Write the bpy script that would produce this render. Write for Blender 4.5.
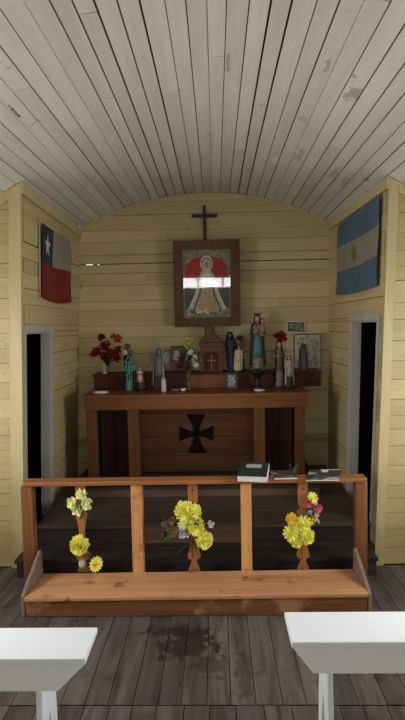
import bpy, math, random
from mathutils import Vector, Matrix, Euler
random.seed(7)
S = bpy.context.scene
COL = S.collection
for o in list(bpy.data.objects): bpy.data.objects.remove(o)

# ------------------------------------------------------------------ camera
F = 520.0
EYE = 1.6
ROLL = .018
d_y = Vector((13.0, 35.0, -F)).normalized()
d_z = Vector((-ROLL, 1, 0)); d_z = (d_z - d_z.dot(d_y)*d_y).normalized()
d_x = d_y.cross(d_z)
RM = Matrix((d_x, d_y, d_z))            # camera -> world rotation
cam = bpy.data.cameras.new('camera')
cam.sensor_fit = 'VERTICAL'; cam.sensor_height = 36; cam.lens = F/720*36
co = bpy.data.objects.new('camera', cam); COL.objects.link(co)
co.matrix_world = Matrix.Translation((0, 0, EYE)) @ RM.to_4x4()
S.camera = co
def _ray(px, py): return RM @ Vector((px-202.5, 360-py, -F))
def atY(px, py, y):
    w = _ray(px, py); w = w*(y/w.y); return Vector((w.x, w.y, w.z+EYE))
def atZ(px, py, z):
    w = _ray(px, py); w = w*((z-EYE)/w.z); return Vector((w.x, w.y, w.z+EYE))

# ------------------------------------------------------------------ light
S.view_settings.view_transform = 'Standard'
S.view_settings.look = 'None'
S.view_settings.gamma = 1
S.view_settings.exposure = 0.0
w = bpy.data.worlds.new('overcast_sky'); S.world = w; w.use_nodes = True
bg = w.node_tree.nodes['Background']; bg.inputs[0].default_value = (.85, .93, 1, 1); bg.inputs[1].default_value = 1.2
def area(name, loc, rot, sx, sy, power, col):
    l = bpy.data.lights.new(name, 'AREA'); l.shape = 'RECTANGLE'; l.size = sx; l.size_y = sy
    l.energy = power; l.color = col
    o = bpy.data.objects.new(name, l); COL.objects.link(o); o.location = loc; o.rotation_euler = rot
    return o
R90 = math.pi/2
DAY = (.97, .985, 1.0)
XNL, XNR, YN = -1.98, 1.82, -3.3       # nave side walls and entrance wall
TD = math.radians(15)
W_Z0, W_Z1 = .82, 1.72
W_L = [(1.7, 2.8), (-2.0, -.8)]
W_R = [(1.7, 2.8), (-2.0, -.8)]
for (a, b), p in zip(W_L, (44, 14)):
    area('daylight_window', (XNL-.18, (a+b)/2, (W_Z0+W_Z1)/2+.05), (0, -R90+TD, 0), W_Z1-W_Z0, b-a, p, DAY)
for (a, b), p in zip(W_R, (44, 14)):
    area('daylight_window', (XNR+.18, (a+b)/2, (W_Z0+W_Z1)/2+.05), (0, R90-TD, 0), W_Z1-W_Z0, b-a, p, DAY)
area('daylight_entrance_window', (-.1, YN-.12, 1.22), (R90, 0, 0), 1.8, .24, 36, DAY)

# ------------------------------------------------------------------ mesh helper
class MB:
    def __init__(s): s.v = []; s.f = []; s.m = []; s.sm = []
    def add(s, vs, fs, mi=0, smooth=False):
        n = len(s.v); s.v += [Vector(p) for p in vs]
        for f in fs: s.f.append([i+n for i in f]); s.m.append(mi); s.sm.append(smooth)
        return s
    def hexa(s, p, mi=0):   # p: bottom 4 ccw, top 4 ccw
        return s.add(p, [(3,2,1,0),(4,5,6,7),(0,1,5,4),(1,2,6,5),(2,3,7,6),(3,0,4,7)], mi)
    def box(s, x0, x1, y0, y1, z0, z1, mi=0):
        return s.hexa([(x0,y0,z0),(x1,y0,z0),(x1,y1,z0),(x0,y1,z0),(x0,y0,z1),(x1,y0,z1),(x1,y1,z1),(x0,y1,z1)], mi)
    def strip(s, secs, mi=0):   # joined quads sections [a0,a1(front/back bottom), top...]: each (fb, bb, bt, ft)
        n = len(s.v)
        for q in secs: s.v += [Vector(p) for p in q]
        k = len(secs)
        fs = [(n+3, n+2, n+1, n+0), tuple(n+4*(k-1)+j for j in range(4))]
        for i in range(k-1):
            for j in range(4): a = n+4*i+j; b = n+4*i+(j+1) % 4; fs.append((a, b, b+4, a+4))
        for f in fs: s.f.append(f); s.m.append(mi); s.sm.append(False)
    def prism(s, pts, fn, a, b, mi=0):   # pts 2D, fn(u,v,w)->xyz
        n = len(pts)
        vs = [fn(u, v, a) for u, v in pts]+[fn(u, v, b) for u, v in pts]
        fs = [list(range(n))[::-1], [n+i for i in range(n)]]+[(i, (i+1)%n, n+(i+1)%n, n+i) for i in range(n)]
        return s.add(vs, fs, mi)
    def tube(s, path, rad, n=8, mi=0, cap=True):
        path = [Vector(p) for p in path]; k = len(path)
        if not hasattr(rad, '__len__'): rad = [rad]*k
        vs = []; prev = None
        for i, p in enumerate(path):
            t = (path[min(i+1, k-1)]-path[max(i-1, 0)]).normalized()
            a = Vector((0,0,1)) if abs(t.z) < .9 else Vector((1,0,0))
            if prev is not None: a = prev
            u = t.cross(a).normalized() if prev is None else (a - a.dot(t)*t).normalized()
            prev = u; q = t.cross(u)
            for j in range(n):
                an = 2*math.pi*j/n; vs.append(p+(u*math.cos(an)+q*math.sin(an))*rad[i])
        fs = [(i*n+j, i*n+(j+1)%n, (i+1)*n+(j+1)%n, (i+1)*n+j) for i in range(k-1) for j in range(n)]
        if cap: fs += [list(range(n))[::-1], [(k-1)*n+j for j in range(n)]]
        return s.add(vs, fs, mi, True)
    def lathe(s, prof, c, n=20, sx=1, sy=1, mi=0, fold=None, a0=0, a1=2*math.pi, smooth=True):
        c = Vector(c); full = abs(a1-a0-2*math.pi) < 1e-6; m = n if full else n+1
        vs = []
        for r, z in prof:
            for j in range(m):
                an = a0+(a1-a0)*j/n; rr = r*(1+(fold(an, z) if fold else 0))
                vs.append(c+Vector((rr*math.cos(an)*sx, rr*math.sin(an)*sy, z)))
        fs = []
        for i in range(len(prof)-1):
            for j in range(n):
                k = (j+1) % m
                fs.append((i*m+j, i*m+k, (i+1)*m+k, (i+1)*m+j))
        if full:
            fs += [list(range(m))[::-1], [(len(prof)-1)*m+j for j in range(m)]]
        return s.add(vs, fs, mi, smooth)
    def ell(s, c, r, n=14, k=9, mi=0, rot=None):
        c = Vector(c)
        if not hasattr(r, '__len__'): r = (r, r, r)
        vs = []; 
        for i in range(1, k):
            ph = math.pi*i/k
            for j in range(n):
                an = 2*math.pi*j/n
                vs.append(Vector((r[0]*math.sin(ph)*math.cos(an), r[1]*math.sin(ph)*math.sin(an), r[2]*math.cos(ph))))
        vs += [Vector((0,0,r[2])), Vector((0,0,-r[2]))]
        if rot: vs = [rot @ v for v in vs]
        vs = [v+c for v in vs]; T = len(vs)-2
        fs = [((i+1)*n+j, (i+1)*n+(j+1)%n, i*n+(j+1)%n, i*n+j) for i in range(k-2) for j in range(n)]
        fs += [(j, (j+1)%n, T) for j in range(n)]
        fs += [((k-2)*n+(j+1)%n, (k-2)*n+j, T+1) for j in range(n)]
        return s.add(vs, fs, mi, True)
    def leaf(s, base, d, up, L, W, mi=0, bend=.2):
        base = Vector(base); d = Vector(d).normalized(); up = Vector(up)
        sd = d.cross(up)
        if sd.length < 1e-4: sd = d.cross(Vector((1,.1,0)))
        sd.normalize(); nn = sd.cross(d).normalized()
        ts = [(0,.12),(.3,.85),(.6,1),(.85,.6),(1,.05)]
        vs = []
        for t, wd in ts:
            p = base+d*L*t-nn*bend*L*t*t
            vs += [p-sd*W*wd/2+nn*W*.12*wd, p, p+sd*W*wd/2+nn*W*.12*wd]
        fs = []
        for i in range(4):
            fs += [(3*i,3*i+1,3*i+4,3*i+3),(3*i+1,3*i+2,3*i+5,3*i+4)]
        return s.add(vs, fs, mi, True)
    def petal(s, base, d, up, L, W, mi=0, cup=.3):
        base = Vector(base); d = Vector(d).normalized(); up = Vector(up); sd = d.cross(up)
        if sd.length < 1e-4: sd = d.cross(Vector((1, .1, 0)))
        sd.normalize(); nn = sd.cross(d).normalized(); vs = []
        for t, wd in ((0, .35), (.3, .9), (.6, 1.12), (.85, 1.0), (1, .55)):
            p = base+d*L*t+nn*cup*L*t*(1-t)*1.6
            vs += [p-sd*W*wd/2-nn*W*.22*wd, p, p+sd*W*wd/2-nn*W*.22*wd]
        fs = []
        for i in range(4): fs += [(3*i, 3*i+1, 3*i+4, 3*i+3), (3*i+1, 3*i+2, 3*i+5, 3*i+4)]
        return s.add(vs, fs, mi, True)
    def build(s, name, mats, parent=None, bevel=0, org=None, subsurf=0):
        if not isinstance(mats, (list, tuple)): mats = [mats]
        if parent is not None: org = ABS[parent.name]
        elif org is None:
            lo = [min(v[i] for v in s.v) for i in range(3)]; hi = [max(v[i] for v in s.v) for i in range(3)]
            org = Vector(((lo[0]+hi[0])/2, (lo[1]+hi[1])/2, lo[2]))
        org = Vector(org)
        me = bpy.data.meshes.new(name)
        me.from_pydata([tuple(v-org) for v in s.v], [], s.f)
        for m in mats: me.materials.append(m)
        for p, mi, sm in zip(me.polygons, s.m, s.sm): p.material_index = mi; p.use_smooth = sm
        me.update()
        o = bpy.data.objects.new(name, me); COL.objects.link(o)
        if parent is None: o.location = org; ABS[o.name] = org
        else:
            o.parent = parent; ABS[o.name] = org
        if bevel:
            b = o.modifiers.new('bevel', 'BEVEL'); b.width = bevel; b.segments = 2; b.limit_method = 'ANGLE'
        if subsurf:
            b = o.modifiers.new('sub', 'SUBSURF'); b.levels = subsurf; b.render_levels = subsurf
        return o
ABS = {}
def tag(o, label, cat, group=None):
    o['label'] = label; o['category'] = cat
    if group: o['group'] = group
    return o
def thing(name, loc, label, cat, group=None):
    o = bpy.data.objects.new(name, None); COL.objects.link(o); o.empty_display_size = .05
    o.location = loc; ABS[o.name] = Vector(loc)
    return tag(o, label, cat, group)
def struct(o): o['kind'] = 'structure'; return o

# ------------------------------------------------------------------ materials
def nodes(name):
    m = bpy.data.materials.new(name); m.use_nodes = True
    return m, m.node_tree.nodes, m.node_tree.links, m.node_tree.nodes['Principled BSDF']
def plain(name, c, rough=.6, metal=0, var=.12, scale=30, spec=.4):
    m, N, L, P = nodes(name)
    t = N.new('ShaderNodeTexCoord'); n = N.new('ShaderNodeTexNoise'); n.inputs['Scale'].default_value = scale; n.inputs['Detail'].default_value = 4
    L.new(t.outputs['Object'], n.inputs['Vector'])
    r = N.new('ShaderNodeValToRGB')
    r.color_ramp.elements[0].position = .3; r.color_ramp.elements[1].position = .7
    r.color_ramp.elements[0].color = (*[x*(1-var) for x in c], 1); r.color_ramp.elements[1].color = (*[min(1, x*(1+var)) for x in c], 1)
    L.new(n.outputs['Fac'], r.inputs[0]); L.new(r.outputs[0], P.inputs['Base Color'])
    P.inputs['Roughness'].default_value = rough; P.inputs['Metallic'].default_value = metal
    P.inputs['Specular IOR Level'].default_value = spec
    return m
def wood(name, c1, c2, grain=(1.5, 30, 30), rough=.5, island=.2, bump=.15, spots=None, spec=.4, worn=None, stains=()):
    """grain scale small along the fibre axis; island = tone change from board to board"""
    m, N, L, P = nodes(name)
    t = N.new('ShaderNodeTexCoord'); mp = N.new('ShaderNodeMapping'); mp.inputs['Scale'].default_value = grain
    g = N.new('ShaderNodeNewGeometry')
    ad = N.new('ShaderNodeVectorMath'); ad.operation = 'MULTIPLY_ADD'
    ad.inputs[1].default_value = (7, 13, 5); cmb = N.new('ShaderNodeCombineXYZ')
    for i in range(3): L.new(g.outputs['Random Per Island'], cmb.inputs[i])
    L.new(cmb.outputs[0], ad.inputs[0]); L.new(t.outputs['Object'], ad.inputs[2])
    L.new(ad.outputs[0], mp.inputs[0])
    n = N.new('ShaderNodeTexNoise'); n.inputs['Scale'].default_value = 1; n.inputs['Detail'].default_value = 6; n.inputs['Roughness'].default_value = .6; n.inputs['Distortion'].default_value = .6
    L.new(mp.outputs[0], n.inputs['Vector'])
    r = N.new('ShaderNodeValToRGB'); e = r.color_ramp.elements
    e[0].position = .32; e[1].position = .68; e[0].color = (*c1, 1); e[1].color = (*c2, 1)
    L.new(n.outputs['Fac'], r.inputs[0])
    out = r.outputs[0]
    hs = N.new('ShaderNodeHueSaturation'); mr = N.new('ShaderNodeMapRange')
    mr.inputs['To Min'].default_value = 1-island; mr.inputs['To Max'].default_value = 1+island
    L.new(g.outputs['Random Per Island'], mr.inputs[0]); L.new(mr.outputs[0], hs.inputs['Value']); L.new(out, hs.inputs['Color'])
    out = hs.outputs[0]
    def over(fac, colr):
        nonlocal out
        mx = N.new('ShaderNodeMix'); mx.data_type = 'RGBA'
        L.new(fac, mx.inputs[0]); L.new(out, mx.inputs[6]); mx.inputs[7].default_value = (*colr, 1); out = mx.outputs[2]
    if spots:   # (colour, scale, threshold, softness)
        for colr, sc, th, so in spots:
            s2 = N.new('ShaderNodeTexNoise'); s2.inputs['Scale'].default_value = sc; s2.inputs['Detail'].default_value = 5; s2.inputs['Roughness'].default_value = .65
            L.new(t.outputs['Object'], s2.inputs['Vector'])
            m2 = N.new('ShaderNodeMapRange'); m2.inputs['From Min'].default_value = th; m2.inputs['From Max'].default_value = th+so
            L.new(s2.outputs['Fac'], m2.inputs[0]); over(m2.outputs[0], colr)
    for cen, rad, colr, am in stains:   # cen in object space
        mp2 = N.new('ShaderNodeMapping'); mp2.vector_type = 'TEXTURE'
        mp2.inputs['Location'].default_value = cen; mp2.inputs['Scale'].default_value = rad
        L.new(t.outputs['Object'], mp2.inputs[0])
        nz = N.new('ShaderNodeTexNoise'); nz.inputs['Scale'].default_value = 22; nz.inputs['Detail'].default_value = 5
        L.new(t.outputs['Object'], nz.inputs['Vector'])
        ln = N.new('ShaderNodeVectorMath'); ln.operation = 'LENGTH'; L.new(mp2.outputs[0], ln.inputs[0])
        su = N.new('ShaderNodeMath'); su.operation = 'MULTIPLY_ADD'; su.inputs[1].default_value = -2.6; L.new(nz.outputs['Fac'], su.inputs[0]); 
        L.new(ln.outputs['Value'], su.inputs[2])
        m3 = N.new('ShaderNodeMapRange'); m3.inputs['From Min'].default_value = -.75; m3.inputs['From Max'].default_value = -.45
        m3.inputs['To Min'].default_value = am; m3.inputs['To Max'].default_value = 0
        L.new(su.outputs[0], m3.inputs[0]); over(m3.outputs[0], colr)
    L.new(out, P.inputs['Base Color'])
    bp = N.new('ShaderNodeBump'); bp.inputs['Strength'].default_value = bump; bp.inputs['Distance'].default_value = .002
    L.new(n.outputs['Fac'], bp.inputs['Height']); L.new(bp.outputs[0], P.inputs['Normal'])
    P.inputs['Roughness'].default_value = rough; P.inputs['Specular IOR Level'].default_value = spec
    return m

M = {}
WC1, WC2 = (.505, .40, .195), (.605, .485, .24)
M['wall_x'] = wood('cream_boards', WC1, WC2, (1.2, 9, 22), .55, .10, .1, [((.30, .25, .12), 9, .66, .06)])
M['wall_y'] = wood('cream_boards_side', WC1, WC2, (9, 1.2, 22), .55, .10, .1, [((.30, .25, .12), 9, .66, .06)])
M['trim'] = wood('cream_trim', (.50, .41, .205), (.60, .50, .26), (9, 9, 1.5), .5, .04, .1)
M['ceil'] = wood('whitewashed_boards', (.40, .365, .30), (.50, .46, .385), (14, 1.2, 14), .6, .10, .15,
                 [((.26, .235, .18), 7, .64, .05), ((.30, .28, .22), 2.2, .66, .12)])
M['frame_white'] = wood('white_door_paint', (.40, .38, .33), (.50, .48, .42), (12, 12, 1.5), .5, .05, .1, [((.28, .27, .23), 12, .66, .05)])
M['black'] = plain('dark_void', (.015, .013, .012), .9, var=.2)
M['backing'] = plain('dark_underlay', (.05, .04, .03), .9, var=.2); M['ceil_back'] = plain('dark_roof_underlay', (.02, .018, .015), .9, var=.2)
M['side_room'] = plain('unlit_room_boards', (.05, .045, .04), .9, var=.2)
M['floor'] = wood('weathered_floor', (.060, .045, .038), (.135, .110, .098), (16, 1.6, 16), .55, .32, .4,
                  [((.03, .024, .02), 5, .56, .16), ((.19, .165, .15), 11, .66, .12)])
OAK1, OAK2 = (.33, .13, .038), (.48, .22, .07)
M['oak_x'] = wood('varnished_wood', (.26, .095, .030), (.40, .16, .055), (1.6, 22, 22), .38, .12, .15, spec=.3)
M['oak_z'] = wood('varnished_wood_upright', (.56, .25, .085), (.74, .38, .15), (22, 22, 1.6), .38, .12, .15, spec=.3, spots=[((.30, .11, .04), 5, .55, .12)])
M['oak_x2'] = wood('baluster_wood', (.30, .12, .04), (.45, .20, .07), (22, 22, 1.6), .4, .2, .15, spec=.25)
M['oak_red'] = wood('reddish_varnished_upright', (.17, .065, .024), (.28, .12, .045), (22, 22, 1.6), .4, .1, .15, spec=.25)
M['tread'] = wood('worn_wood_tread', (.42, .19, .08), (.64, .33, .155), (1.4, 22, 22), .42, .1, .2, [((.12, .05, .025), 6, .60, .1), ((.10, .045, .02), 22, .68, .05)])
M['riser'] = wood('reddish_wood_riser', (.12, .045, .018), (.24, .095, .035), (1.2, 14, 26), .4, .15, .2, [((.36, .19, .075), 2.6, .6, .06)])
M['grey_wood'] = wood('greyed_wood', (.17, .11, .075), (.28, .19, .14), (20, 20, 2), .6, .1, .2)
M['altar_x'] = wood('altar_wood', (.16, .055, .015), (.26, .098, .028), (1.4, 20, 20), .42, .12, .12, spec=.2)
M['altar_z'] = wood('altar_wood_upright', (.12, .042, .012), (.20, .075, .022), (20, 20, 1.5), .42, .12, .12, spec=.2)
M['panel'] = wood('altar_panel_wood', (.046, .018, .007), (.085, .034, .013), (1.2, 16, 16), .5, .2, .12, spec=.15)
M['gradine'] = wood('dark_red_wood', (.055, .016, .007), (.095, .028, .012), (1.4, 20, 20), .45, .1, .1, spec=.15)
M['dark_cross'] = plain('blackened_wood', (.006, .003, .002), .8, var=.3, spec=.05)
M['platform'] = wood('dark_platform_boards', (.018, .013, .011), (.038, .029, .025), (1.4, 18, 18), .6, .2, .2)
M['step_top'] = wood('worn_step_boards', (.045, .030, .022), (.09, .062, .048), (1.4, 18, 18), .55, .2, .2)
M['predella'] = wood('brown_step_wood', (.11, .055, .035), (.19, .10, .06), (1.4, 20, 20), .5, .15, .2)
M['bench'] = wood('white_bench_paint', (.84, .88, .92), (.88, .92, .95), (1.5, 12, 12), .38, .03, .06, [((.45, .44, .42), 14, .73, .03)])
M['frame_wood'] = wood('reddish_frame_wood', (.085, .032, .011), (.14, .055, .019), (20, 20, 1.5), .42, .06, .1, spec=.2)
M['frame_dark'] = plain('dark_moulding', (.07, .022, .01), .4)
def C(name, c, **k):
    if name not in M: M[name] = plain(name, c, **k)
    return M[name]
skin = C('painted_skin', (.52, .34, .25)); hair_m = C('brown_hair_paint', (.05, .025, .015))
white = C('white_plaster', (.62, .60, .54)); cream = C('cream_plaster', (.52, .46, .33)); gold = C('dull_gold', (.42, .27, .08), rough=.4, metal=.3)
teal = C('teal_robe', (.09, .22, .24), scale=60, var=.35); turq = C('turquoise_glaze', (.08, .30, .26), rough=.4); navy = C('navy_cloth', (.020, .022, .038))
grey_st = C('grey_green_stone', (.13, .15, .12)); brown_st = C('brown_cloth', (.07, .045, .03)); black_st = C('black_lacquer', (.012, .010, .010), rough=.4)
leafm = C('dark_green_leaf', (.035, .075, .025), scale=60); leaf2 = C('grey_green_leaf', (.12, .15, .09), scale=60)
yel = C('yellow_petals', (.97, .92, .20), var=.05, scale=80, spec=.2); yel2 = C('lemon_petals', (.90, .94, .46), var=.12, scale=80, spec=.2)
gyel = C('golden_petals', (.84, .55, .04), scale=80, spec=.2); redp = C('dark_red_petals', (.22, .015, .025), scale=60, spec=.2)
orange = C('orange_petals', (.46, .09, .03), spec=.2); pink = C('pink_petals', (.75, .16, .24), spec=.2); peach = C('peach_petals', (.42, .22, .13), spec=.2)
whp = C('white_petals', (.72, .72, .66), spec=.2); lilac = C('pale_lilac_petals', (.60, .58, .66), spec=.2); stemm = C('green_stem', (.07, .11, .03))
mauve = C('dusky_mauve_petals', (.14, .04, .06), spec=.2); dkyel = C('muted_yellow_petals', (.45, .42, .08), spec=.2); dpink = C('dusty_pink_cloth', (.30, .17, .13))

# ------------------------------------------------------------------ building shell
YF, YB = 3.37, 4.90
def lerp(a, b, t): return a+(b-a)*t
_c = {}
for k, tp, bt in (('fl', (21.5, 188), (25, 565)), ('fr', (388.5, 178), (373.5, 566))):
    a = atY(*tp, YF); b = atY(*bt, YF); _c[k] = (a.x, a.z, b.x, b.z)
for k, tp, bt in (('bl', (80, 222), (78.3, 470)), ('br', (329.5, 220), (327.8, 417))):
    a = atY(*tp, YB); b = atY(*bt, YB); _c[k] = (a.x, a.z, b.x, b.z)
def _cx(k, z):
    x1, z1, x0, z0 = _c[k]; return lerp(x0, x1, (z-z0)/(z1-z0))
def xL(y, z): return lerp(_cx('fl', z), _cx('bl', z), (y-YF)/(YB-YF))
def xR(y, z): return lerp(_cx('fr', z), _cx('br', z), (y-YF)/(YB-YF))
XC, ZP, RV = -.085, 2.82, 2.45
def vault(x): return ZP-RV+math.sqrt(max(RV*RV-(x-XC)**2, 0))

# floor: long boards running towards the altar, cross joint where the rows meet
mb = MB(); x = -2.05
while x < 1.9:
    wd = random.uniform(.095, .118); g = .0035
    mb.box(x+g/2, x+wd-g/2, 2.095, 3.36, -.03, random.uniform(-.002, .001)); x += wd
x = -2.02
while x < 1.9:
    wd = random.uniform(.095, .118); g = .004
    mb.box(x+g/2, x+wd-g/2, -.6, 2.088, -.03, random.uniform(-.002, .001)); x += wd
x = -2.05
while x < 1.9:
    wd = random.uniform(.095, .118); mb.box(x+.002, x+wd-.002, -3.4, -.605, -.03, 0); x += wd
mb.box(-2.1, 1.95, -3.45, 4.95, -.06, -.028)
M['floor_b'] = wood('stained_floor', (.042, .032, .027), (.140, .115, .104), (16, 1.6, 16), .5, .30, .4,
    [((.035, .028, .024), 5, .56, .16), ((.20, .175, .16), 11, .66, .12)],
    stains=[((-.17, 2.52, 0), (.20, .14, .3), (.016, .012, .010), .85), ((-.22, 2.63, 0), (.22, .06, .3), (.016, .012, .010), .8),
            ((-.05, 2.36, 0), (.10, .12, .3), (.02, .016, .014), .6), ((-.29, 2.42, 0), (.02, .05, .3), (.012, .01, .008), .8),
            ((.10, 2.30, 0), (.05, .22, .3), (.02, .016, .014), .55), ((.72, 2.5, 0), (.3, .3, .3), (.02, .016, .016), .6)])
struct(mb.build('floor', M['floor_b'], org=(0, 0, 0)))

# ceiling: curved vault of narrow whitewashed boards
mb = MB(); s = -1.98; amax = math.asin(1.95/RV)
a = -amax; i = 0
while a < amax:
    wd = random.uniform(.074, .092)/RV; gp = random.choice((.0025, .004, .007, .005, .009))/RV
    a1 = min(a+wd-gp, amax)
    y = -3.35 + random.uniform(0, 1.5)*0
    cuts = [-3.35]; yy = -3.35+random.uniform(1.5, 5.5)
    while yy < YB-.3: cuts.append(yy); yy += random.uniform(3.2, 5.2)
    cuts.append(YB)
    for c0, c1 in zip(cuts[:-1], cuts[1:]):
        j = random.uniform(-.0015, .0015); tw = random.uniform(-.0015, .0015)
        def P(an, rr, yv): return (XC+rr*math.sin(an), yv, ZP-RV+rr*math.cos(an))
        r0, r1 = RV+j+tw, RV+j-tw
        mb.hexa([P(a, r0, c0+.002), P(a1, r1, c0+.002), P(a1, r1, c1-.002), P(a, r0, c1-.002),
                 P(a, r0+.016, c0+.002), P(a1, r1+.016, c0+.002), P(a1, r1+.016, c1-.002), P(a, r0+.016, c1-.002)])
    a += wd
n = 40; rr = RV+.03
vs = []; fs = []
for k in range(n+1):
    an = -amax-.03+(2*amax+.06)*k/n
    vs += [(XC+rr*math.sin(an), -3.45, ZP-RV+rr*math.cos(an)), (XC+rr*math.sin(an), YB+.06, ZP-RV+rr*math.cos(an))]
fs = [(2*k, 2*k+2, 2*k+3, 2*k+1) for k in range(n)]
mb.add(vs, fs, 1)
def on_vault(px, py):
    w = _ray(px, py)
    for q in range(1, 4000):
        t = q*.002/ w.y * 1.6
        p = w*t+Vector((0, 0, EYE))
        if p.z > vault(p.x): return p
    return p
st = []
for px, py, r3, c, am in ((276, 160, (.05, .11, .05), (.75, .74, .68), 1), (353, 92, (.05, .10, .06), (.36, .34, .29), .8), (327, 66, (.018, .07, .05), (.36, .34, .29), .8), (335, 172, (.03, .14, .06), (.36, .33, .27), .6),
                          (245, 215, (.05, .1, .05), (.36, .33, .27), .4), (300, 155, (.03, .16, .05), (.38, .35, .29), .6), (345, 182, (.03, .12, .05), (.36, .33, .27), .6), (228, 62, (.012, .14, .05), (.3, .27, .22), .7), (15, 112, (.010, .10, .02), (.05, .04, .03), .8), (302, 118, (.03, .1, .05), (.38, .35, .3), .5)):
    st.append((tuple(on_vault(px, py)), r3, c, am))
M['ceil'] = wood('whitewashed_boards', (.60, .565, .49), (.70, .665, .585), (14, 1.2, 14), .6, .09, .15,
                 [((.38, .34, .27), 8, .67, .05), ((.46, .42, .35), 2.2, .64, .14)], stains=st)
struct(mb.build('ceiling', [M['ceil'], M['ceil_back']], org=(0, 0, 0)))

# horizontal board lists
def courses(z0, z1, lo=.105, hi=.165):
    out = []; z = z0
    while z < z1:
        h = random.uniform(lo, hi); out.append((z, min(z+h, z1))); z += h
    return out
def _unused(): pass

# back wall: boards clipped under the vault, one split seam near the left end lets daylight in
zc = atY(90, 265, YB).z
mb = MB()
cs = courses(.0, zc-.5, .11, .17)
cs = []
z = zc
up = [0, .085, .125, .10, .14, .12, .14]
lv = [zc]
for h in up[1:]: lv.append(lv[-1]+h)
dn = [zc]
for h in (.085, .11, .15, .085, .145, .11, .16, .12, .15, .10, .14, .13, .15, .12, .13, .2): dn.append(dn[-1]-h)
lv = sorted(set([v for v in dn if v > 0]+[0]+lv))
for z0, z1 in zip(lv[:-1], lv[1:]):
    g = random.choice((.0018, .0025, .004)) if abs(z0-zc) > 1e-6 else .007
    segs = [-1.40, 1.15]
    if random.random() < .45: segs.insert(1, random.uniform(-.7, .6))
    for xa, xb in zip(segs[:-1], segs[1:]):
        xa += .001; xb -= .001; dz = random.uniform(-.0015, .0015); N = 60
        o = random.uniform(0, .004)
        secs = []; b = z0+g+dz
        for k in range(N+1):
            a0 = lerp(xa, xb, k/N); t0 = min(z1-.0005, vault(a0)-.004)
            if t0 <= b+.002: continue
            secs.append([(a0, YB+o, b), (a0, YB+.018, b), (a0, YB+.018, t0), (a0, YB+o, t0)])
        if len(secs) > 1: mb.strip(secs)
# backing, with the short open crack left out
ca = atY(85.5, 265, YB).x; cb = atY(92.5, 265, YB).x; cd = atY(97, 265, YB).x; ce = atY(99, 265, YB).x
def back(x0, x1, z0, z1): mb.box(x0, x1, YB+.019, YB+.03, z0, z1, 1)
back(-1.4, 1.15, 0, zc-.012); back(-1.4, 1.15, zc+.016, 2.9)
for x0, x1 in ((-1.4, ca), (cb, cd), (ce, 1.15)): back(x0, x1, zc-.012, zc+.016)
ob = mb.build('wall_back', [M['wall_x'], M['backing']], org=(0, 0, 0)); struct(ob)

# niche side walls with a doorway each
DZ = {'L': 1.575, 'R': 1.610}
DY = {'L': (3.42, 3.985), 'R': (3.475, 4.11)}
def side_wall(key, xf, sgn, levels, crack=None):
    mb = MB(); y0d, y1d = DY[key]; zd = DZ[key]
    for z0, z1 in zip(levels[:-1], levels[1:]):
        spans = [(YF, YB)]
        if z0 < zd-.02:
            z1b = z1
            spans = [(YF, y0d-.005), (y1d+.005, YB)]
        parts = [(z0, z1, spans)]
        if z0 < zd-.02 < z1: parts = [(z0, zd, spans), (zd, z1, [(YF, YB)])]
        for q0, q1, sp in parts:
            o = random.uniform(0, .004)
            for ya, yb in sp:
                b, t = q0+(random.choice((.0018, .0028, .004)) if not (crack and abs(q0-crack[0]) < 1e-6) else .010), q1-.0008
                def X(y, z, d=0): return xf(y, z)+sgn*(d+o)
                mb.hexa([(X(ya, b), ya, b), (X(yb, b), yb, b), (xf(yb, b)+sgn*.02, yb, b), (xf(ya, b)+sgn*.02, ya, b),
                         (X(ya, t), ya, t), (X(yb, t), yb, t), (xf(yb, t)+sgn*.02, yb, t), (xf(ya, t)+sgn*.02, ya, t)])
    def bk(ya, yb, za, zb):
        A = lambda y, z, d: (xf(y, z)+sgn*d, y, z)
        mb.hexa([A(ya, za, .021), A(yb, za, .021), A(yb, za, .03), A(ya, za, .03), A(ya, zb, .021), A(yb, zb, .021), A(yb, zb, .03), A(ya, zb, .03)], 1)
    bk(YF, y0d-.01, 0, zd+.01); bk(y1d+.01, YB+.03, 0, zd+.01)
    if crack:
        zc_, (ya, yb) = crack
        bk(YF, YB+.03, zd+.01, zc_-.012); bk(YF, YB+.03, zc_+.014, 2.62)
        bk(YF, ya, zc_-.012, zc_+.014); bk(yb, YB+.03, zc_-.012, zc_+.014)
    else: bk(YF, YB+.03, zd+.01, 2.62)
    return mb
random.seed(21)
zl = [v for v in lv if v < zc]+[zc]
def side_levels(top, anchor=None):
    out = [0]; z = 0
    while z < top-.05:
        z += random.uniform(.09, .15); out.append(min(z, top))
    if anchor:
        k = min(range(1, len(out)-1), key=lambda i: abs(out[i]-anchor)); out[k] = anchor
    if out[-1] < top: out.append(top)
    return sorted(out)
def yL(px): # depth where the left wall meets pixel column px at crack height
    best = min(((abs(atY(px, 264, 3.4+.005*q).x-xL(3.4+.005*q, zc)), 3.4+.005*q) for q in range(310)))
    return best[1]
zcl = atY(73.5, 264.5, yL(73.5)).z
mbL = side_wall('L', xL, -1, side_levels(2.53, zcl), (zcl, (yL(70.5), yL(76))))
struct(mbL.build('wall_left', [M['wall_y'], M['backing']], org=(0, 0, 0)))
mbR = side_wall('R', xR, 1, side_levels(2.545))
struct(mbR.build('wall_right', [M['wall_y'], M['backing']], org=(0, 0, 0)))

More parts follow.
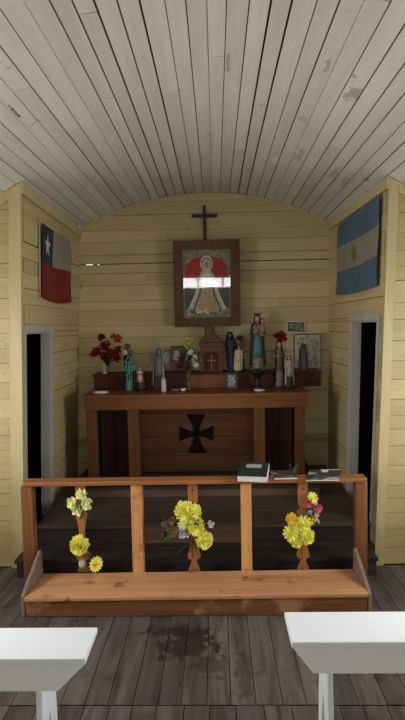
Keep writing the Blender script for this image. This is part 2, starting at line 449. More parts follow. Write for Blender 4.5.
# front walls either side of the niche, facing the nave
def front_wall(name, xa, xb, edge, side):
    mb = MB()
    z = 0
    while z < 2.6:
        h = random.uniform(.085, .14); z1 = min(z+h, 2.6); o = random.uniform(0, .004)
        N = 8
        secs = []; b = z+random.choice((.0012, .002, .003))
        for k in range(N+1):
            def XX(f, zz):
                e = edge(YF, zz); return lerp(xa, e, f) if side < 0 else lerp(e, xb, f)
            a0 = XX(k/N, b); t0 = min(z1-.0005, vault(a0)-.004)
            if t0 <= b+.002: continue
            u0 = XX(k/N, t0)
            secs.append([(a0, YF-.002+o, b), (a0, YF+.02, b), (u0, YF+.02, t0), (u0, YF-.002+o, t0)])
        if len(secs) > 1: mb.strip(secs)
        z = z1
    for k in range(10):
        z0, z1 = 2.5*k/10, 2.5*(k+1)/10
        e0, e1 = edge(YF, z0), edge(YF, z1)
        L0, L1 = (xa, e0-.002) if side < 0 else (e0+.002, xb); U0, U1 = (xa, e1-.002) if side < 0 else (e1+.002, xb)
        mb.hexa([(L0, YF+.021, z0), (L1, YF+.021, z0), (L1, YF+.035, z0), (L0, YF+.035, z0), (U0, YF+.021, z1), (U1, YF+.021, z1), (U1, YF+.035, z1), (U0, YF+.035, z1)], 1)
    return struct(mb.build(name, [M['wall_x'], M['backing']], org=(0, 0, 0)))
front_wall('wall_front_left', XNL-.02, None, xL, -1)
front_wall('wall_front_right', None, XNR+.02, xR, 1)

# corner and cornice trim
def corner_trim(name, edge, sgn, wd):
    mb = MB(); zt = 2.50
    e0, e1 = edge(YF, 0), edge(YF, zt)
    a0, b0 = sorted((e0, e0+sgn*wd)); a1, b1 = sorted((e1, e1+sgn*wd))
    mb.hexa([(a0, YF-.02, 0), (b0, YF-.02, 0), (b0, YF-.003, 0), (a0, YF-.003, 0),
             (a1, YF-.02, vault(a1)-.006), (b1, YF-.02, vault(b1)-.006), (b1, YF-.003, vault(b1)-.006), (a1, YF-.003, vault(a1)-.006)])
    return struct(mb.build(name, M['trim'], bevel=.002))
corner_trim('trim_1', xL, -1, .082); corner_trim('trim_2', xR, 1, .06)
def cornice(name, xf, sgn, h):
    mb = MB(); N = 6
    for k in range(N):
        ya, yb = lerp(YF-.02, YB-.001, k/N), lerp(YF-.02, YB-.001, (k+1)/N)
        q = []
        for d in (0, h):
            for (y, th) in ((ya, .016), (yb, .016), (yb, 0), (ya, 0)):
                x0 = xf(y, 2.5); zt = vault(x0)-.004
                z = zt-h+d; q.append((xf(y, z)-sgn*th, y, z))
        mb.hexa(q)
    return struct(mb.build(name, M['trim'], bevel=.0015))
cornice('trim_3', xL, -1, .075); cornice('trim_4', xR, 1, .075)
def arch_trim(name, xa, xb, y0, y1, h, N=24):
    mb = MB()
    for k in range(N):
        a, b = lerp(xa, xb, k/N), lerp(xa, xb, (k+1)/N)
        mb.hexa([(a, y0, vault(a)-h), (b, y0, vault(b)-h), (b, y1, vault(b)-h), (a, y1, vault(a)-h),
                 (a, y0, vault(a)-.003), (b, y0, vault(b)-.003), (b, y1, vault(b)-.003), (a, y1, vault(a)-.003)])
    return struct(mb.build(name, M['trim']))
arch_trim('trim_5', xL(YB, 2.5), xR(YB, 2.5), YB-.014, YB-.001, .022, 40)
arch_trim('trim_6', XNL, xL(YF, 2.5)-.0825, YF-.018, YF-.003, .07, 10)
arch_trim('trim_7', xR(YF, 2.5)+.0605, XNR, YF-.018, YF-.003, .07, 10)

# doorways of the niche (frames with deep linings) and the unlit rooms behind them
def door(name, key, xf, sgn):
    mb = MB(); y0, y1 = DY[key]; zd = DZ[key]; T = .042
    def slab(ya, yb, za, zb, d0, d1):
        A = lambda y, z, d: (xf(y, z)-sgn*d, y, z)
        mb.hexa([A(ya, za, d0), A(yb, za, d0), A(yb, za, d1), A(ya, za, d1), A(ya, zb, d0), A(yb, zb, d0), A(yb, zb, d1), A(ya, zb, d1)])
    z0 = .13
    slab(y0-T, y0, z0, zd, .008, 0); slab(y1, y1+T, z0, zd, .010, 0); slab(y0-T, y1+T, zd, zd+T+.008, .010, 0)
    slab(y0-.004, y0+.012, z0, zd, 0, -.075); slab(y1-.012, y1+.004, z0, zd, 0, -.075); slab(y0, y1, zd-.012, zd, 0, -.075)
    return struct(mb.build(name, M['frame_white'], bevel=.002))
door('door_1', 'L', xL, -1); door('door_2', 'R', xR, 1)
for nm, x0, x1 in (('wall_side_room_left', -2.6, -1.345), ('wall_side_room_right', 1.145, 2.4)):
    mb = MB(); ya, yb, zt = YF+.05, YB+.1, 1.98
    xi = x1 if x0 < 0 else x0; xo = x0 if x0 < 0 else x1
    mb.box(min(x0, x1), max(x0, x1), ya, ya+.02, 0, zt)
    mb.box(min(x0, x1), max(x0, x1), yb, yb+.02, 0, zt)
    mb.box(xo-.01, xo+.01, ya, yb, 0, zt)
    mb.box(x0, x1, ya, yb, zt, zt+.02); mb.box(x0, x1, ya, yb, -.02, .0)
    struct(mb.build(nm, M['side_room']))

# nave: side walls with windows and entrance wall with a wide low window (behind the camera)
def wall_with_holes(name, fn, u0, u1, z1, holes, mat):
    mb = MB(); us = sorted(set([u0, u1]+[h[i] for h in holes for i in (0, 1)]))
    for a, b in zip(us[:-1], us[1:]):
        hh = [h for h in holes if h[0] <= a and h[1] >= b]
        zs = [(0, z1)] if not hh else [(0, hh[0][2]), (hh[0][3], z1)]
        for c, d in zs:
            if d-c > .001: fn(mb, a, b, c, d)
    return struct(mb.build(name, mat, org=(0, 0, 0)))
def side_fn(x): return lambda mb, a, b, c, d: mb.box(x-.03, x+.03, a, b, c, d)
wall_with_holes('wall_nave_left', side_fn(XNL), YN-.03, YF+.04, vault(XNL)+.12, [(a, b, W_Z0, W_Z1) for a, b in W_L], M['wall_y'])
wall_with_holes('wall_nave_right', side_fn(XNR), YN-.03, YF+.04, vault(XNR)+.12, [(a, b, W_Z0, W_Z1) for a, b in W_R], M['wall_y'])
def ent(mb, a, b, c, d):
    N = 4
    for k in range(N):
        p, q = lerp(a, b, k/N), lerp(a, b, (k+1)/N)
        t0, t1 = (min(d, vault(p)+.02), min(d, vault(q)+.02))
        mb.hexa([(p, YN-.03, c), (q, YN-.03, c), (q, YN+.03, c), (p, YN+.03, c), (p, YN-.03, t0), (q, YN-.03, t1), (q, YN+.03, t1), (p, YN+.03, t0)])
mb = MB()
for a_, b_, c_, d_ in ((-1.04, .84, 1.06, 1.10), (-1.04, .84, 1.34, 1.38), (-1.04, -1.0, 1.10, 1.34), (.80, .84, 1.10, 1.34), (-.42, -.38, 1.10, 1.34), (.18, .22, 1.10, 1.34)): mb.box(a_, b_, YN-.04, YN+.04, c_, d_)
struct(mb.build('window_5', M['frame_white']))
wall_with_holes('wall_entrance', ent, XNL, XNR, 2.85, [(-1.0, .8, 1.10, 1.34)], M['wall_x'])
def window(name, x, a, b):
    mb = MB()
    for p, q, r, s in ((a-.04, a+.02, W_Z0-.04, W_Z1+.04), (b-.02, b+.04, W_Z0-.04, W_Z1+.04), (a, b, W_Z0-.04, W_Z0+.02), (a, b, W_Z1-.02, W_Z1+.04), ((a+b)/2-.012, (a+b)/2+.012, W_Z0, W_Z1), (a, b, (W_Z0+W_Z1)/2-.012, (W_Z0+W_Z1)/2+.012)):
        mb.box(x-.04, x+.04, p, q, r, s)
    return struct(mb.build(name, M['frame_white']))
i = 1
for x, WW in ((XNL, W_L), (XNR, W_R)):
    for a, b in WW: window('window_%d' % i, x, a, b); i += 1

# sanctuary platform and step
mb = MB(); y = 3.20
mb.box(-1.305, .988, 3.215, 3.33, .0, .098)
mb.box(-1.312, .995, 3.20, 3.335, .100, .122)
y = 3.34
def slabx(ya, yb, za, zb):
    mb.hexa([(xL(ya, za)+.001, ya, za), (xR(ya, za)-.001, ya, za), (xR(yb, za)-.001, yb, za), (xL(yb, za)+.001, yb, za), (xL(ya, zb)+.001, ya, zb), (xR(ya, zb)-.001, ya, zb), (xR(yb, zb)-.001, yb, zb), (xL(yb, zb)+.001, yb, zb)])
y = 3.36
while y < 4.88:
    slabx(y+.002, min(y+.13, 4.895)-.002, .10, .13); y += .13
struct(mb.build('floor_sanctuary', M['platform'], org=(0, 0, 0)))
ZS = .262; ZQ = .345
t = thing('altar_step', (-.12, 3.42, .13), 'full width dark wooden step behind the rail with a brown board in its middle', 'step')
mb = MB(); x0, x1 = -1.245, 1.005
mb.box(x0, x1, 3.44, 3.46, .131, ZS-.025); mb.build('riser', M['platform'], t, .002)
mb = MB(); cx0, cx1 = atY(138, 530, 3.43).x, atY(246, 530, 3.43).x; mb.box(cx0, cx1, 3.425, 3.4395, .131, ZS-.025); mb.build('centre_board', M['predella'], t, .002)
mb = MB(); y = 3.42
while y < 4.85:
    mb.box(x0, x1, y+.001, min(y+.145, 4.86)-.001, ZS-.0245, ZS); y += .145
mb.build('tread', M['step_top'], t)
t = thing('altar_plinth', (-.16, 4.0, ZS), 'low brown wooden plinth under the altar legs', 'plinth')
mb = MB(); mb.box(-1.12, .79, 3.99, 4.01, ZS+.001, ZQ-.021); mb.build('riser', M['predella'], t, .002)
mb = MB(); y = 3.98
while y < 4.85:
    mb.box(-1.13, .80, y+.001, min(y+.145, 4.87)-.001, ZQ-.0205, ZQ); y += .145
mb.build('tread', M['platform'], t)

# ------------------------------------------------------------------ altar
AX0 = (atY(84, 396, 4.25).x); AX1 = atY(307, 391, 4.25).x
t = thing('altar', ((AX0+AX1)/2, 4.25, ZQ), 'varnished wooden altar table with open front framing and dark cross on its panel', 'altar')
za = 1.04
mb = MB(); mb.box(AX0-.012, AX1+.012, 4.215, 4.56, za-.022, za); mb.box(AX0-.012, AX1+.012, 4.562, 4.87, za-.022, za); mb.build('tabletop', M['altar_x'], t, .003)
mb = MB(); mb.box(AX0, AX1, 4.235, 4.262, za-.125, za-.0225); mb.build('apron', M['altar_x'], t, .002)
def lx(px): return atY(px, 440, 4.28).x
for a, b in ((87.5, 97.5), (128.5, 139.5), (254, 265), (295, 304.5)):
    mb = MB(); mb.box(lx(a), lx(b), 4.263, 4.33, ZQ+.001, za-.023); mb.build('leg', M['altar_z'], t, .003)
xa, xb = lx(97.5), lx(295)
mb = MB()
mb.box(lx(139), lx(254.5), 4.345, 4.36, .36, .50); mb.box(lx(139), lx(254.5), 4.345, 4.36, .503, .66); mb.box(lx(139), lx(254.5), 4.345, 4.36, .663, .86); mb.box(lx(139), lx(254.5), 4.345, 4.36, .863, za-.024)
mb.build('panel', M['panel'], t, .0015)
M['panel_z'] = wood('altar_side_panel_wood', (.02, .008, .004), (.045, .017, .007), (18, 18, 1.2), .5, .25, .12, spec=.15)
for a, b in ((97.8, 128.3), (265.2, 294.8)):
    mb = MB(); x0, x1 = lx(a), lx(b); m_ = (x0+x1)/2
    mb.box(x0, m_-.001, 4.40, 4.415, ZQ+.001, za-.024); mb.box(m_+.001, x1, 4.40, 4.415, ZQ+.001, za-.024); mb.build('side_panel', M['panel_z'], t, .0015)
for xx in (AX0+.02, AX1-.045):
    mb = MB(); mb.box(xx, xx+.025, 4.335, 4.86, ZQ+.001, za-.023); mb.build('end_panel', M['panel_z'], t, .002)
# cross pattee on the panel
cc = atY(196.5, 433.5, 4.343); w_ = .143; w2 = .165
pts = []
for k in range(4):
    r_ = (w2 if k % 2 == 0 else w_); hw = .079 if k % 2 == 0 else .066
    for u, v in ((.02, .02), (hw*.42, r_*.5), (hw, r_), (-hw, r_), (-hw*.42, r_*.5)):
        an = -k*math.pi/2
        if (u, v) == (.02, .02): u, v = .022, .022
        pts.append((u*math.cos(-an)+v*math.sin(-an)*-1*-1, 0)) if False else None
    arm = [(.020, .024), (hw*.50, r_*.55), (hw, r_), (-hw, r_), (-hw*.50, r_*.55), (-.020, .024)]
    an = k*math.pi/2
    pts += [(u*math.cos(an)+v*math.sin(an), -u*math.sin(an)+v*math.cos(an)) for u, v in arm[::-1]]
pts = [p for p in pts if p]
mb = MB(); mb.prism(pts, lambda u, v, w: (cc.x+u, w, cc.z+v), 4.333, 4.3445)
mb.build('cross_pattee', M['dark_cross'], t)

# gradine: raised shelf at the back of the altar
GX0, GX1 = atY(93, 380, 4.63).x, atY(321, 377, 4.63).x; zg = 1.178
t = thing('altar_shelf', ((GX0+GX1)/2, 4.73, za), 'long dark red wooden shelf riser along the back of the altar', 'shelf')
mb = MB(); mb.box(GX0, GX1, 4.60, 4.88, zg-.018, zg); mb.build('shelf_board', M['gradine'], t, .002)
mb = MB(); mb.box(GX0+.012, GX1-.002, 4.612, 4.628, za+.0005, zg-.0185); mb.build('front_board', M['gradine'], t, .002)
gx0, gx1 = atY(189, 380, 4.6).x, atY(228, 380, 4.6).x
mb = MB(); mb.box(gx0, gx1, 4.603, 4.6115, za+.004, zg-.020); mb.build('front_panel', M['altar_x'], t, .001)

# tabernacle with its ogee crest, carrying the picture
def P47(px, py, y=4.72): return atY(px, py, y)
tx = P47(211.5, 360).x
t = thing('tabernacle', (tx, 4.75, zg), 'small wooden tabernacle with pale cross and curved crest under the framed picture', 'tabernacle')
hw = .098; zt_ = P47(211, 344).z
mb = MB(); mb.box(tx-hw, tx+hw, 4.69, 4.86, zg, zt_-.02); mb.build('body', M['altar_z'], t, .002)
mb = MB(); mb.box(tx-hw-.012, tx+hw+.012, 4.675, 4.865, zt_-.02, zt_+.012); mb.build('cornice', M['frame_dark'], t, .002)
arch = [(-.066, 0), (.066, 0), (.066, .12)]+[(.066*math.cos(a), .12+.05*math.sin(a)) for a in [math.pi*k/10 for k in range(1, 10)]]+[(-.066, .12)]
mb = MB(); mb.prism(arch, lambda u, v, w: (tx+u, w, zg+.012+v), 4.683, 4.6895); mb.build('door', M['gradine'], t)
mb = MB(); mb.box(tx-.0055, tx+.0055, 4.676, 4.6825, zg+.022, zg+.155); mb.box(tx-.038, tx+.038, 4.676, 4.6825, zg+.098, zg+.109)
mb.build('cross', wood('pale_cross_wood', (.32, .15, .07), (.42, .22, .11), (20, 20, 2), .5, .05), t)
zb0, zb1 = zt_+.012, P47(209, 327).z
prof = [(.105, 0), (.098, .012), (.062, .045), (.040, .075), (.034, .10), (.034, zb1-zb0)]
poly = [(u, v) for u, v in prof]+[(-u, v) for u, v in prof[::-1]]
mb = MB(); mb.prism(poly, lambda u, v, w: (tx-.02*v/.2+u, w, zb0+v), 4.74, 4.78); mb.build('crest', M['altar_z'], t, .002)
for sg in (-1, 1):
    mb = MB(); mb.tube([(tx+sg*(u+.004)-.02*v/.2, 4.738, zb0+v) for u, v in prof], .006, 6); mb.build('crest_moulding', M['frame_dark'], t)

# framed holy picture, leaning slightly forward
pc = atY(207.7, 326.5, 4.78); PW = .60; PH = .775
TILT = math.radians(5.0)
t = thing('framed_picture', (pc.x, 4.785, pc.z), 'large wooden framed picture of a robed figure on red under the wall cross', 'picture')
PR = Matrix.Rotation(TILT, 3, 'X')
base = Vector((pc.x, 4.785, pc.z))
def pf(u, v, w): return base+PR @ Vector((u, w, v))    # u right, v up, w depth (towards camera negative)
hw, fwd = PW/2, .082
for (a, b, c, d) in ((-hw, hw, 0, fwd), (-hw, hw, PH-fwd, PH), (-hw, -hw+fwd, fwd, PH-fwd), (hw-fwd, hw, fwd, PH-fwd)):
    mb = MB(); mb.prism([(a, c), (b, c), (b, d), (a, d)], pf, -.018, .018); mb.build('frame_side', M['frame_wood'], t, .004)
mb = MB()
i0 = fwd-.012
for (a, b, c, d) in ((-hw+i0, hw-i0, i0, fwd+.004), (-hw+i0, hw-i0, PH-fwd-.004, PH-i0), (-hw+i0, -hw+fwd+.004, fwd, PH-fwd), (hw-fwd-.004, hw-i0, fwd, PH-fwd)):
    mb.prism([(a, c), (b, c), (b, d), (a, d)], pf, -.024, -.0185)
mb.build('moulding', M['frame_dark'], t)
# the print, built flat from coloured shapes
pm = [C('print_grey', (.22, .20, .14)), C('print_red', (.42, .02, .02), var=.2, scale=9), C('print_robe', (.50, .47, .34), scale=40, var=.3), C('print_dark', (.09, .10, .09), scale=20, var=.3),
      C('print_face', (.40, .26, .18)), C('print_lace', (.66, .62, .50), scale=60, var=.3), C('print_panel', (.45, .33, .20), scale=40, var=.25), C('print_garland', (.26, .24, .18), scale=45, var=.5)]
iw, ih0, ih1 = hw-fwd, fwd, PH-fwd; H_ = ih1-ih0
def nz(poly, k, mi): mb.add([pf(u*iw, ih0+v*H_, -.004-.0004*k) for u, v in poly], [list(range(len(poly)))], mi)
mb = MB()
nz([(-1, 0), (1, 0), (1, 1), (-1, 1)], 0, 7)
ar = [(-.88, .42), (.88, .42), (.90, .66)]+[(.88*math.cos(a), .70+.21*math.sin(a)) for a in [math.pi*k/12 for k in range(1, 12)]]+[(-.90, .66)]
nz(ar, 1, 1)
nz([(-.92, .08), (.92, .08), (.92, .44), (-.92, .44)], 2, 3)
nz([(-.95, .02), (.95, .02), (.95, .12), (.5, .16), (0, .13), (-.5, .16), (-.95, .12)], 3, 7)
cape = [(-.86, .10), (-.55, .09), (-.3, .30), (-.1, .64), (.1, .64), (.3, .30), (.55, .09), (.90, .10), (.62, .22), (.50, .42), (.40, .56), (.20, .68), (.10, .74), (-.10, .74), (-.20, .68), (-.40, .56), (-.50, .42), (-.60, .22)]
nz([(-.86, .10), (.90, .10), (.60, .24), (.46, .44), (.36, .58), (.18, .70), (-.18, .70), (-.36, .58), (-.46, .44), (-.58, .24)], 4, 2)
nz([(-.42, .08), (.45, .08), (.24, .45), (.12, .66), (-.12, .66), (-.22, .45)], 5, 6)
for sg in (-1, 1):
    nz([(sg*.74, .12), (sg*.80, .13), (sg*.44, .40), (sg*.30, .58), (sg*.24, .57), (sg*.38, .38)][::sg], 6, 5)
    nz([(sg*.52, .10), (sg*.60, .10), (sg*.32, .38), (sg*.20, .60), (sg*.17, .58), (sg*.26, .36)][::sg], 6, 3)
nz([(-.20, .50), (.22, .50), (.14, .66), (-.13, .66)], 6, 5)
cir = lambda cx, cy, rx, ry, n=18: [(cx+rx*math.cos(2*math.pi*k/n), cy+ry*math.sin(2*math.pi*k/n)) for k in range(n)]
nz(cir(0, .80, .26, .115), 7, 5); nz(cir(0, .80, .21, .092), 8, 0); nz(cir(0, .79, .15, .072), 9, 5); nz(cir(0, .785, .095, .052), 10, 4)
nz([(-.09, .845), (.09, .845), (.13, .89), (.05, .875), (0, .90), (-.05, .875), (-.13, .89)], 11, 6)
for k in range(16):
    u = -.85+1.7*(k+random.random()*.6)/16; nz(cir(u, random.uniform(.03, .12), .06, .025, 8), 12, random.choice((5, 7, 5, 3)))
mb.build('print', pm, t)
gm, GN, GL, GP = nodes('picture_glass')
mixn = GN.new('ShaderNodeMixShader'); tr = GN.new('ShaderNodeBsdfTransparent'); gl = GN.new('ShaderNodeBsdfGlossy'); gl.inputs['Roughness'].default_value = .03
fr = GN.new('ShaderNodeFresnel'); fr.inputs[0].default_value = 1.5
out = [n for n in GN if n.type == 'OUTPUT_MATERIAL'][0]
GL.new(fr.outputs[0], mixn.inputs[0]); GL.new(tr.outputs[0], mixn.inputs[1]); GL.new(gl.outputs[0], mixn.inputs[2]); GL.new(mixn.outputs[0], out.inputs[0])
mb = MB(); mb.add([pf(-iw, ih0, -.012), pf(iw, ih0, -.012), pf(iw, ih1, -.012), pf(-iw, ih1, -.012)], [(0, 1, 2, 3)]); mb.build('glass_pane', gm, t)

# cross on the wall above the picture
a = atY(204.3, 205, 4.86); b = atY(205.4, 243, 4.86)
mb = MB(); mb.box(a.x-.012, a.x+.012, 4.862, 4.888, b.z-.08, a.z); 
zz = atY(204, 215.5, 4.86).z; h_ = (atY(217, 215, 4.86).x-atY(192, 216, 4.86).x)/2
mb.box(a.x-h_, a.x-.0121, 4.862, 4.888, zz-.013, zz+.013); mb.box(a.x+.0121, a.x+h_, 4.862, 4.888, zz-.013, zz+.013)
tag(mb.build('wall_cross', C('black_iron', (.015, .012, .011), rough=.5), bevel=.002), 'slim black cross standing on the wall above the framed picture', 'cross')

# ------------------------------------------------------------------ flags
def flag(name, label, xf, sgn, y0, y1, z0, z1, colour, mats, nu=36, nv=24, sag=.03):
    mb = MB()
    def pos(u, v, th):
        y = lerp(y0, y1, u); z = lerp(z0, z1, v)-sag*math.sin(math.pi*min(1, u*1.0))*(1-v)
        d = .018+.006*math.sin(u*9+v*2)+.004*math.sin(v*7+u*3)
        return (xf(y, z)-sgn*(d+th), y, z)
    for th in (0, .0015):
        vs = [pos(i/nu, j/nv, th) for i in range(nu+1) for j in range(nv+1)]
        fs = []; 
        n0 = len(mb.v); mb.v += [Vector(p) for p in vs]
        for i in range(nu):
            for j in range(nv):
                q = [i*(nv+1)+j, (i+1)*(nv+1)+j, (i+1)*(nv+1)+j+1, i*(nv+1)+j+1]
                if th == 0: q = q[::-1]
                mb.f.append([k+n0 for k in q]); mb.m.append(colour((i+.5)/nu, (j+.5)/nv)); mb.sm.append(True)
    return mb, pos
fl_w = C('flag_white', (.28, .245, .19), scale=14); fl_r = C('flag_red', (.18, .009, .010), scale=14); fl_b = C('flag_navy', (.012, .022, .04), scale=14)
f_sky = C('flag_blue', (.075, .135, .19), scale=14); f_sun = C('flag_sun', (.20, .155, .06))
ZF0, ZF1 = 1.825, 2.345
t = thing('flag', (xL(4.1, 2), 4.1, ZF0), 'red, white and navy flag with one white star hanging on the left wall', 'flag')
mb, pos = flag('flag', '', xL, -1, 3.70, 4.53, ZF0, ZF1, lambda u, v: (2 if u < .36 else 0) if v > .5 else 1, [fl_w, fl_r, fl_b])
mb.build('cloth', [fl_w, fl_r, fl_b], t)
sc_u, sc_v = .18, .74; pts = []
for k in range(10):
    an = math.pi/2+k*math.pi/5; r_ = .088 if k % 2 == 0 else .034
    pts.append(pos(sc_u+r_*math.cos(an)/(.83), sc_v+r_*math.sin(an)/.50, .004))
mb = MB(); c_ = Vector((0, 0, 0))
for p in pts: c_ += Vector(p)
c_ /= 10
mb.add([tuple(c_)]+pts, [(0, 1+k, 1+(k+1) % 10) for k in range(10)]); mb.build('star', C('flag_star', (.55, .56, .55)), t)
mb = MB(); mb.tube([(xL(3.69, z)+.012, 3.69, z) for z in (ZF0-.01, 2.0, 2.2, ZF1+.03)], .005, 6); mb.build('hoist_cord', cream, t)
AF = (1.835, 2.425)
t = thing('flag', (xR(4.07, 2), 4.07, AF[0]), 'pale blue and white striped flag with a small sun hanging on the right wall', 'flag')
mb, pos = flag('flag', '', xR, 1, 3.455, 4.55, AF[0], AF[1], lambda u, v: 0 if v < 1/3 or v > 2/3 else 1, [f_sky, fl_w], sag=.015)
mb.build('cloth', [f_sky, fl_w], t)
mb = MB(); vs = [pos(.53, .5, .004)]; n = 32
for k in range(n):
    an = 2*math.pi*k/n; r_ = .072 if k % 2 == 0 else .042; vs.append(pos(.53+r_*math.cos(an)/1.09, .5+r_*math.sin(an)/.61, .004))
mb.add(vs, [(0, 1+k, 1+(k+1) % n) for k in range(n)]); mb.build('sun_emblem', f_sun, t)

# ------------------------------------------------------------------ communion rail and kneeler
YR = 3.12; zr = .668
RX0, RX1 = atY(23, 482, YR).x, atY(366.5, 477, YR).x
t = thing('altar_rail', ((RX0+RX1)/2, YR, 0), 'waist-low varnished wooden communion rail spanning the sanctuary opening', 'railing')
rz = lambda x: (x-(RX0+RX1)/2)*.002
mb = MB(); 
mb.hexa([(RX0+.010, YR-.045, zr-.026+rz(RX0)), (RX1-.008, YR-.045, zr-.026+rz(RX1)), (RX1-.008, YR+.05, zr-.026+rz(RX1)), (RX0+.010, YR+.05, zr-.026+rz(RX0)),
         (RX0+.010, YR-.045, zr+rz(RX0)), (RX1-.008, YR-.045, zr+rz(RX1)), (RX1-.008, YR+.05, zr+rz(RX1)), (RX0+.010, YR+.05, zr+rz(RX0))])
mb.build('top_rail', M['oak_x'], t, .006)
def rx(px, py=530): return atY(px, py, YR).x
for a, b in ((24, 35.5), (132.5, 143.5), (241, 251.5), (354.5, 366)):
    mb = MB(); x0, x1 = rx(a), rx(b); mb.box(x0, x1, YR-.032, YR+.032, 0.001, zr-.027+rz(x0)); mb.build('post', M['oak_red'] if a in (24, 354.5) else M['oak_z'], t, .004)
bal = [(.635, .031), (.53, .030), (.495, .025), (.478, .018), (.470, .012), (.452, .037), (.425, .030), (.37, .019), (.33, .016), (.28, .019), (.235, .024), (.185, .040), (.172, .038), (.158, .016), (.146, .014), (.115, .028), (.088, .036)]
for px in (82, 193.5, 303):
    mb = MB(); x0 = rx(px)
    # the split tulip cup is two pointed ears cut above the neck
    poly = [(w, z) for z, w in bal]+[(-w, z) for z, w in bal[::-1]]
    mb.prism(poly, lambda u, v, w: (x0+u, w, v), YR+.012, YR-.010)
    mb.tube([(x0, YR-.0105, .60), (x0, YR-.0145, .60)], .0055, 8, 1)
    mb.build('baluster', [M['oak_x2'], M['dark_cross']], t, .002)
# kneeler
zk = .120
KX0, KX1 = atY(20.5, 595, 2.77).x+.022, atY(372, 588, 2.77).x-.022
kz = lambda x: (x-(KX0+KX1)/2)*.008
t = thing('kneeling_step', ((KX0+KX1)/2, 2.92, 0), 'wide worn wooden kneeling step running along the foot of the rail', 'step')
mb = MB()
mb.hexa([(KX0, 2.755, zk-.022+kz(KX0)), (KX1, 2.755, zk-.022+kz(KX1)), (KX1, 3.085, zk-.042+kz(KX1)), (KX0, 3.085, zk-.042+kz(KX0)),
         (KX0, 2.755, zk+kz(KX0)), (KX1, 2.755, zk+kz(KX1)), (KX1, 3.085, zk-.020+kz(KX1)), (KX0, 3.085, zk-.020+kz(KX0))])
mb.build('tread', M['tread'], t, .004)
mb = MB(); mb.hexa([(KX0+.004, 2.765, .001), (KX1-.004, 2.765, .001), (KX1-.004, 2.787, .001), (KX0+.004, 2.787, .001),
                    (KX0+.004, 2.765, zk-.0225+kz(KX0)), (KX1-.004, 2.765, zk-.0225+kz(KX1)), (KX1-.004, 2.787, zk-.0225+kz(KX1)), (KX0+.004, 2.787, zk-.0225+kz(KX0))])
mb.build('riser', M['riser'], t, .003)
for x0, x1 in ((KX0-.022, KX0-.001), (KX1+.001, KX1+.022)):
    pts = [(2.765, .001), (3.085, .001), (3.085, .225), (3.068, .246), (3.045, .238), (2.768, .118)]
    mb = MB(); mb.prism(pts, lambda u, v, w: (w, u, v), x0, x1); mb.build('end_brace', M['grey_wood'], t, .004)

# ------------------------------------------------------------------ benches
def bench(label, xin, xout, y0, y1, legx):
    t = thing('bench', ((xin+xout)/2, (y0+y1)/2, 0), label, 'bench', 'white painted benches')
    sg = 1 if xout > xin else -1; zs = .45; lo, hi = sorted((xin, xout))
    mb = MB(); mb.box(lo, hi, y0, y1, zs-.022, zs); mb.build('seat', M['bench'], t, .003)
    for yy in (y0+.008, y1-.028):
        pts = [(xin+sg*.003, zs-.0225), (xout, zs-.0225), (xout, zs-.125), (xin+sg*(.080 if sg > 0 else .104), zs-.125), (xin+sg*.008, zs-.030)]
        mb = MB(); mb.prism(pts, lambda u, v, w: (u, w, v), yy, yy+.02); mb.build('apron', M['bench'], t, .002)
    for lx_ in legx:
        pts = [(y0+.03, zs-.023), (y1-.03, zs-.023), (y1-.004, 0.001), (y1-.05, 0.001), ((y0+y1)/2, .19), (y0+.05, 0.001), (y0+.004, 0.001)]
        mb = MB(); mb.prism(pts, lambda u, v, w: (w, u, v), lx_-.011, lx_+.011); mb.build('leg', M['bench'], t, .002)
    return t
bench('white painted wooden bench at the left edge of the aisle', -.474, -1.90, 1.725, 1.915, (-.650, -1.72))
bench('white painted wooden bench at the right edge of the aisle', .254, 1.74, 1.815, 2.015, (.398, 1.58))

# ------------------------------------------------------------------ flower helpers
def rnd_dir():
    while True:
        v = Vector((random.uniform(-1, 1), random.uniform(-1, 1), random.uniform(-1, 1)))
        if .1 < v.length < 1: return v.normalized()
def frame_of(n):
    n = Vector(n).normalized(); a = Vector((0, 0, 1)) if abs(n.z) < .9 else Vector((1, 0, 0))
    u = n.cross(a).normalized(); return u, n.cross(u), n
def pompon(mb, c, n, r, mi=0, core=0, petals=90):
    c = Vector(c); u, v, n = frame_of(n)
    mb.ell(c, r*.5, 10, 6, mi)
    g = math.pi*(3-math.sqrt(5))
    for k in range(petals):
        t = (k+.5)/petals; ph = math.acos(1-1.35*t); an = k*g+random.uniform(-.15, .15)
        d = (n*math.cos(ph)+(u*math.cos(an)+v*math.sin(an))*math.sin(ph)).normalized()
        L = r*random.uniform(.55, .75)*(.8+.35*math.sin(ph)); b = c+d*r*.45
        mb.leaf(b, (d+rnd_dir()*.18), n+rnd_dir()*.3, L, r*.30, mi, bend=random.uniform(-.25, .1))
def rose(mb, c, n, r, mi=0, rings=3, open_=.78):
    c = Vector(c); u, v, n = frame_of(n)
    mb.ell(c+n*r*.1, (r*.3,)*3, 8, 6, mi)
    for k in range(rings):
        m = 4+k*2; f = (k+1)/rings
        for j in range(m):
            an = 2*math.pi*(j+.5*(k % 2))/m+random.uniform(-.2, .2)
            o = (u*math.cos(an)+v*math.sin(an))
            d = (n*(1-f*open_)+o*(f*open_+.10)+rnd_dir()*.22).normalized()
            mb.petal(c+o*r*.12*f-n*r*.25, d, o, r*(.80+.30*f)*random.uniform(.85, 1.15), r*(.62+.12*f)*random.uniform(.85, 1.15), mi, cup=random.uniform(.1, .4))
def daisy(mb, c, n, r, mi=0, mc=1, k=12):
    c = Vector(c); u, v, n = frame_of(n)
    for j in range(k):
        an = 2*math.pi*j/k; o = (u*math.cos(an)+v*math.sin(an)); mb.leaf(c+o*r*.1, o+n*.25, n, r*.95, r*.45, mi, bend=.1)
    mb.ell(c+n*r*.08, r*.22, 8, 6, mc)
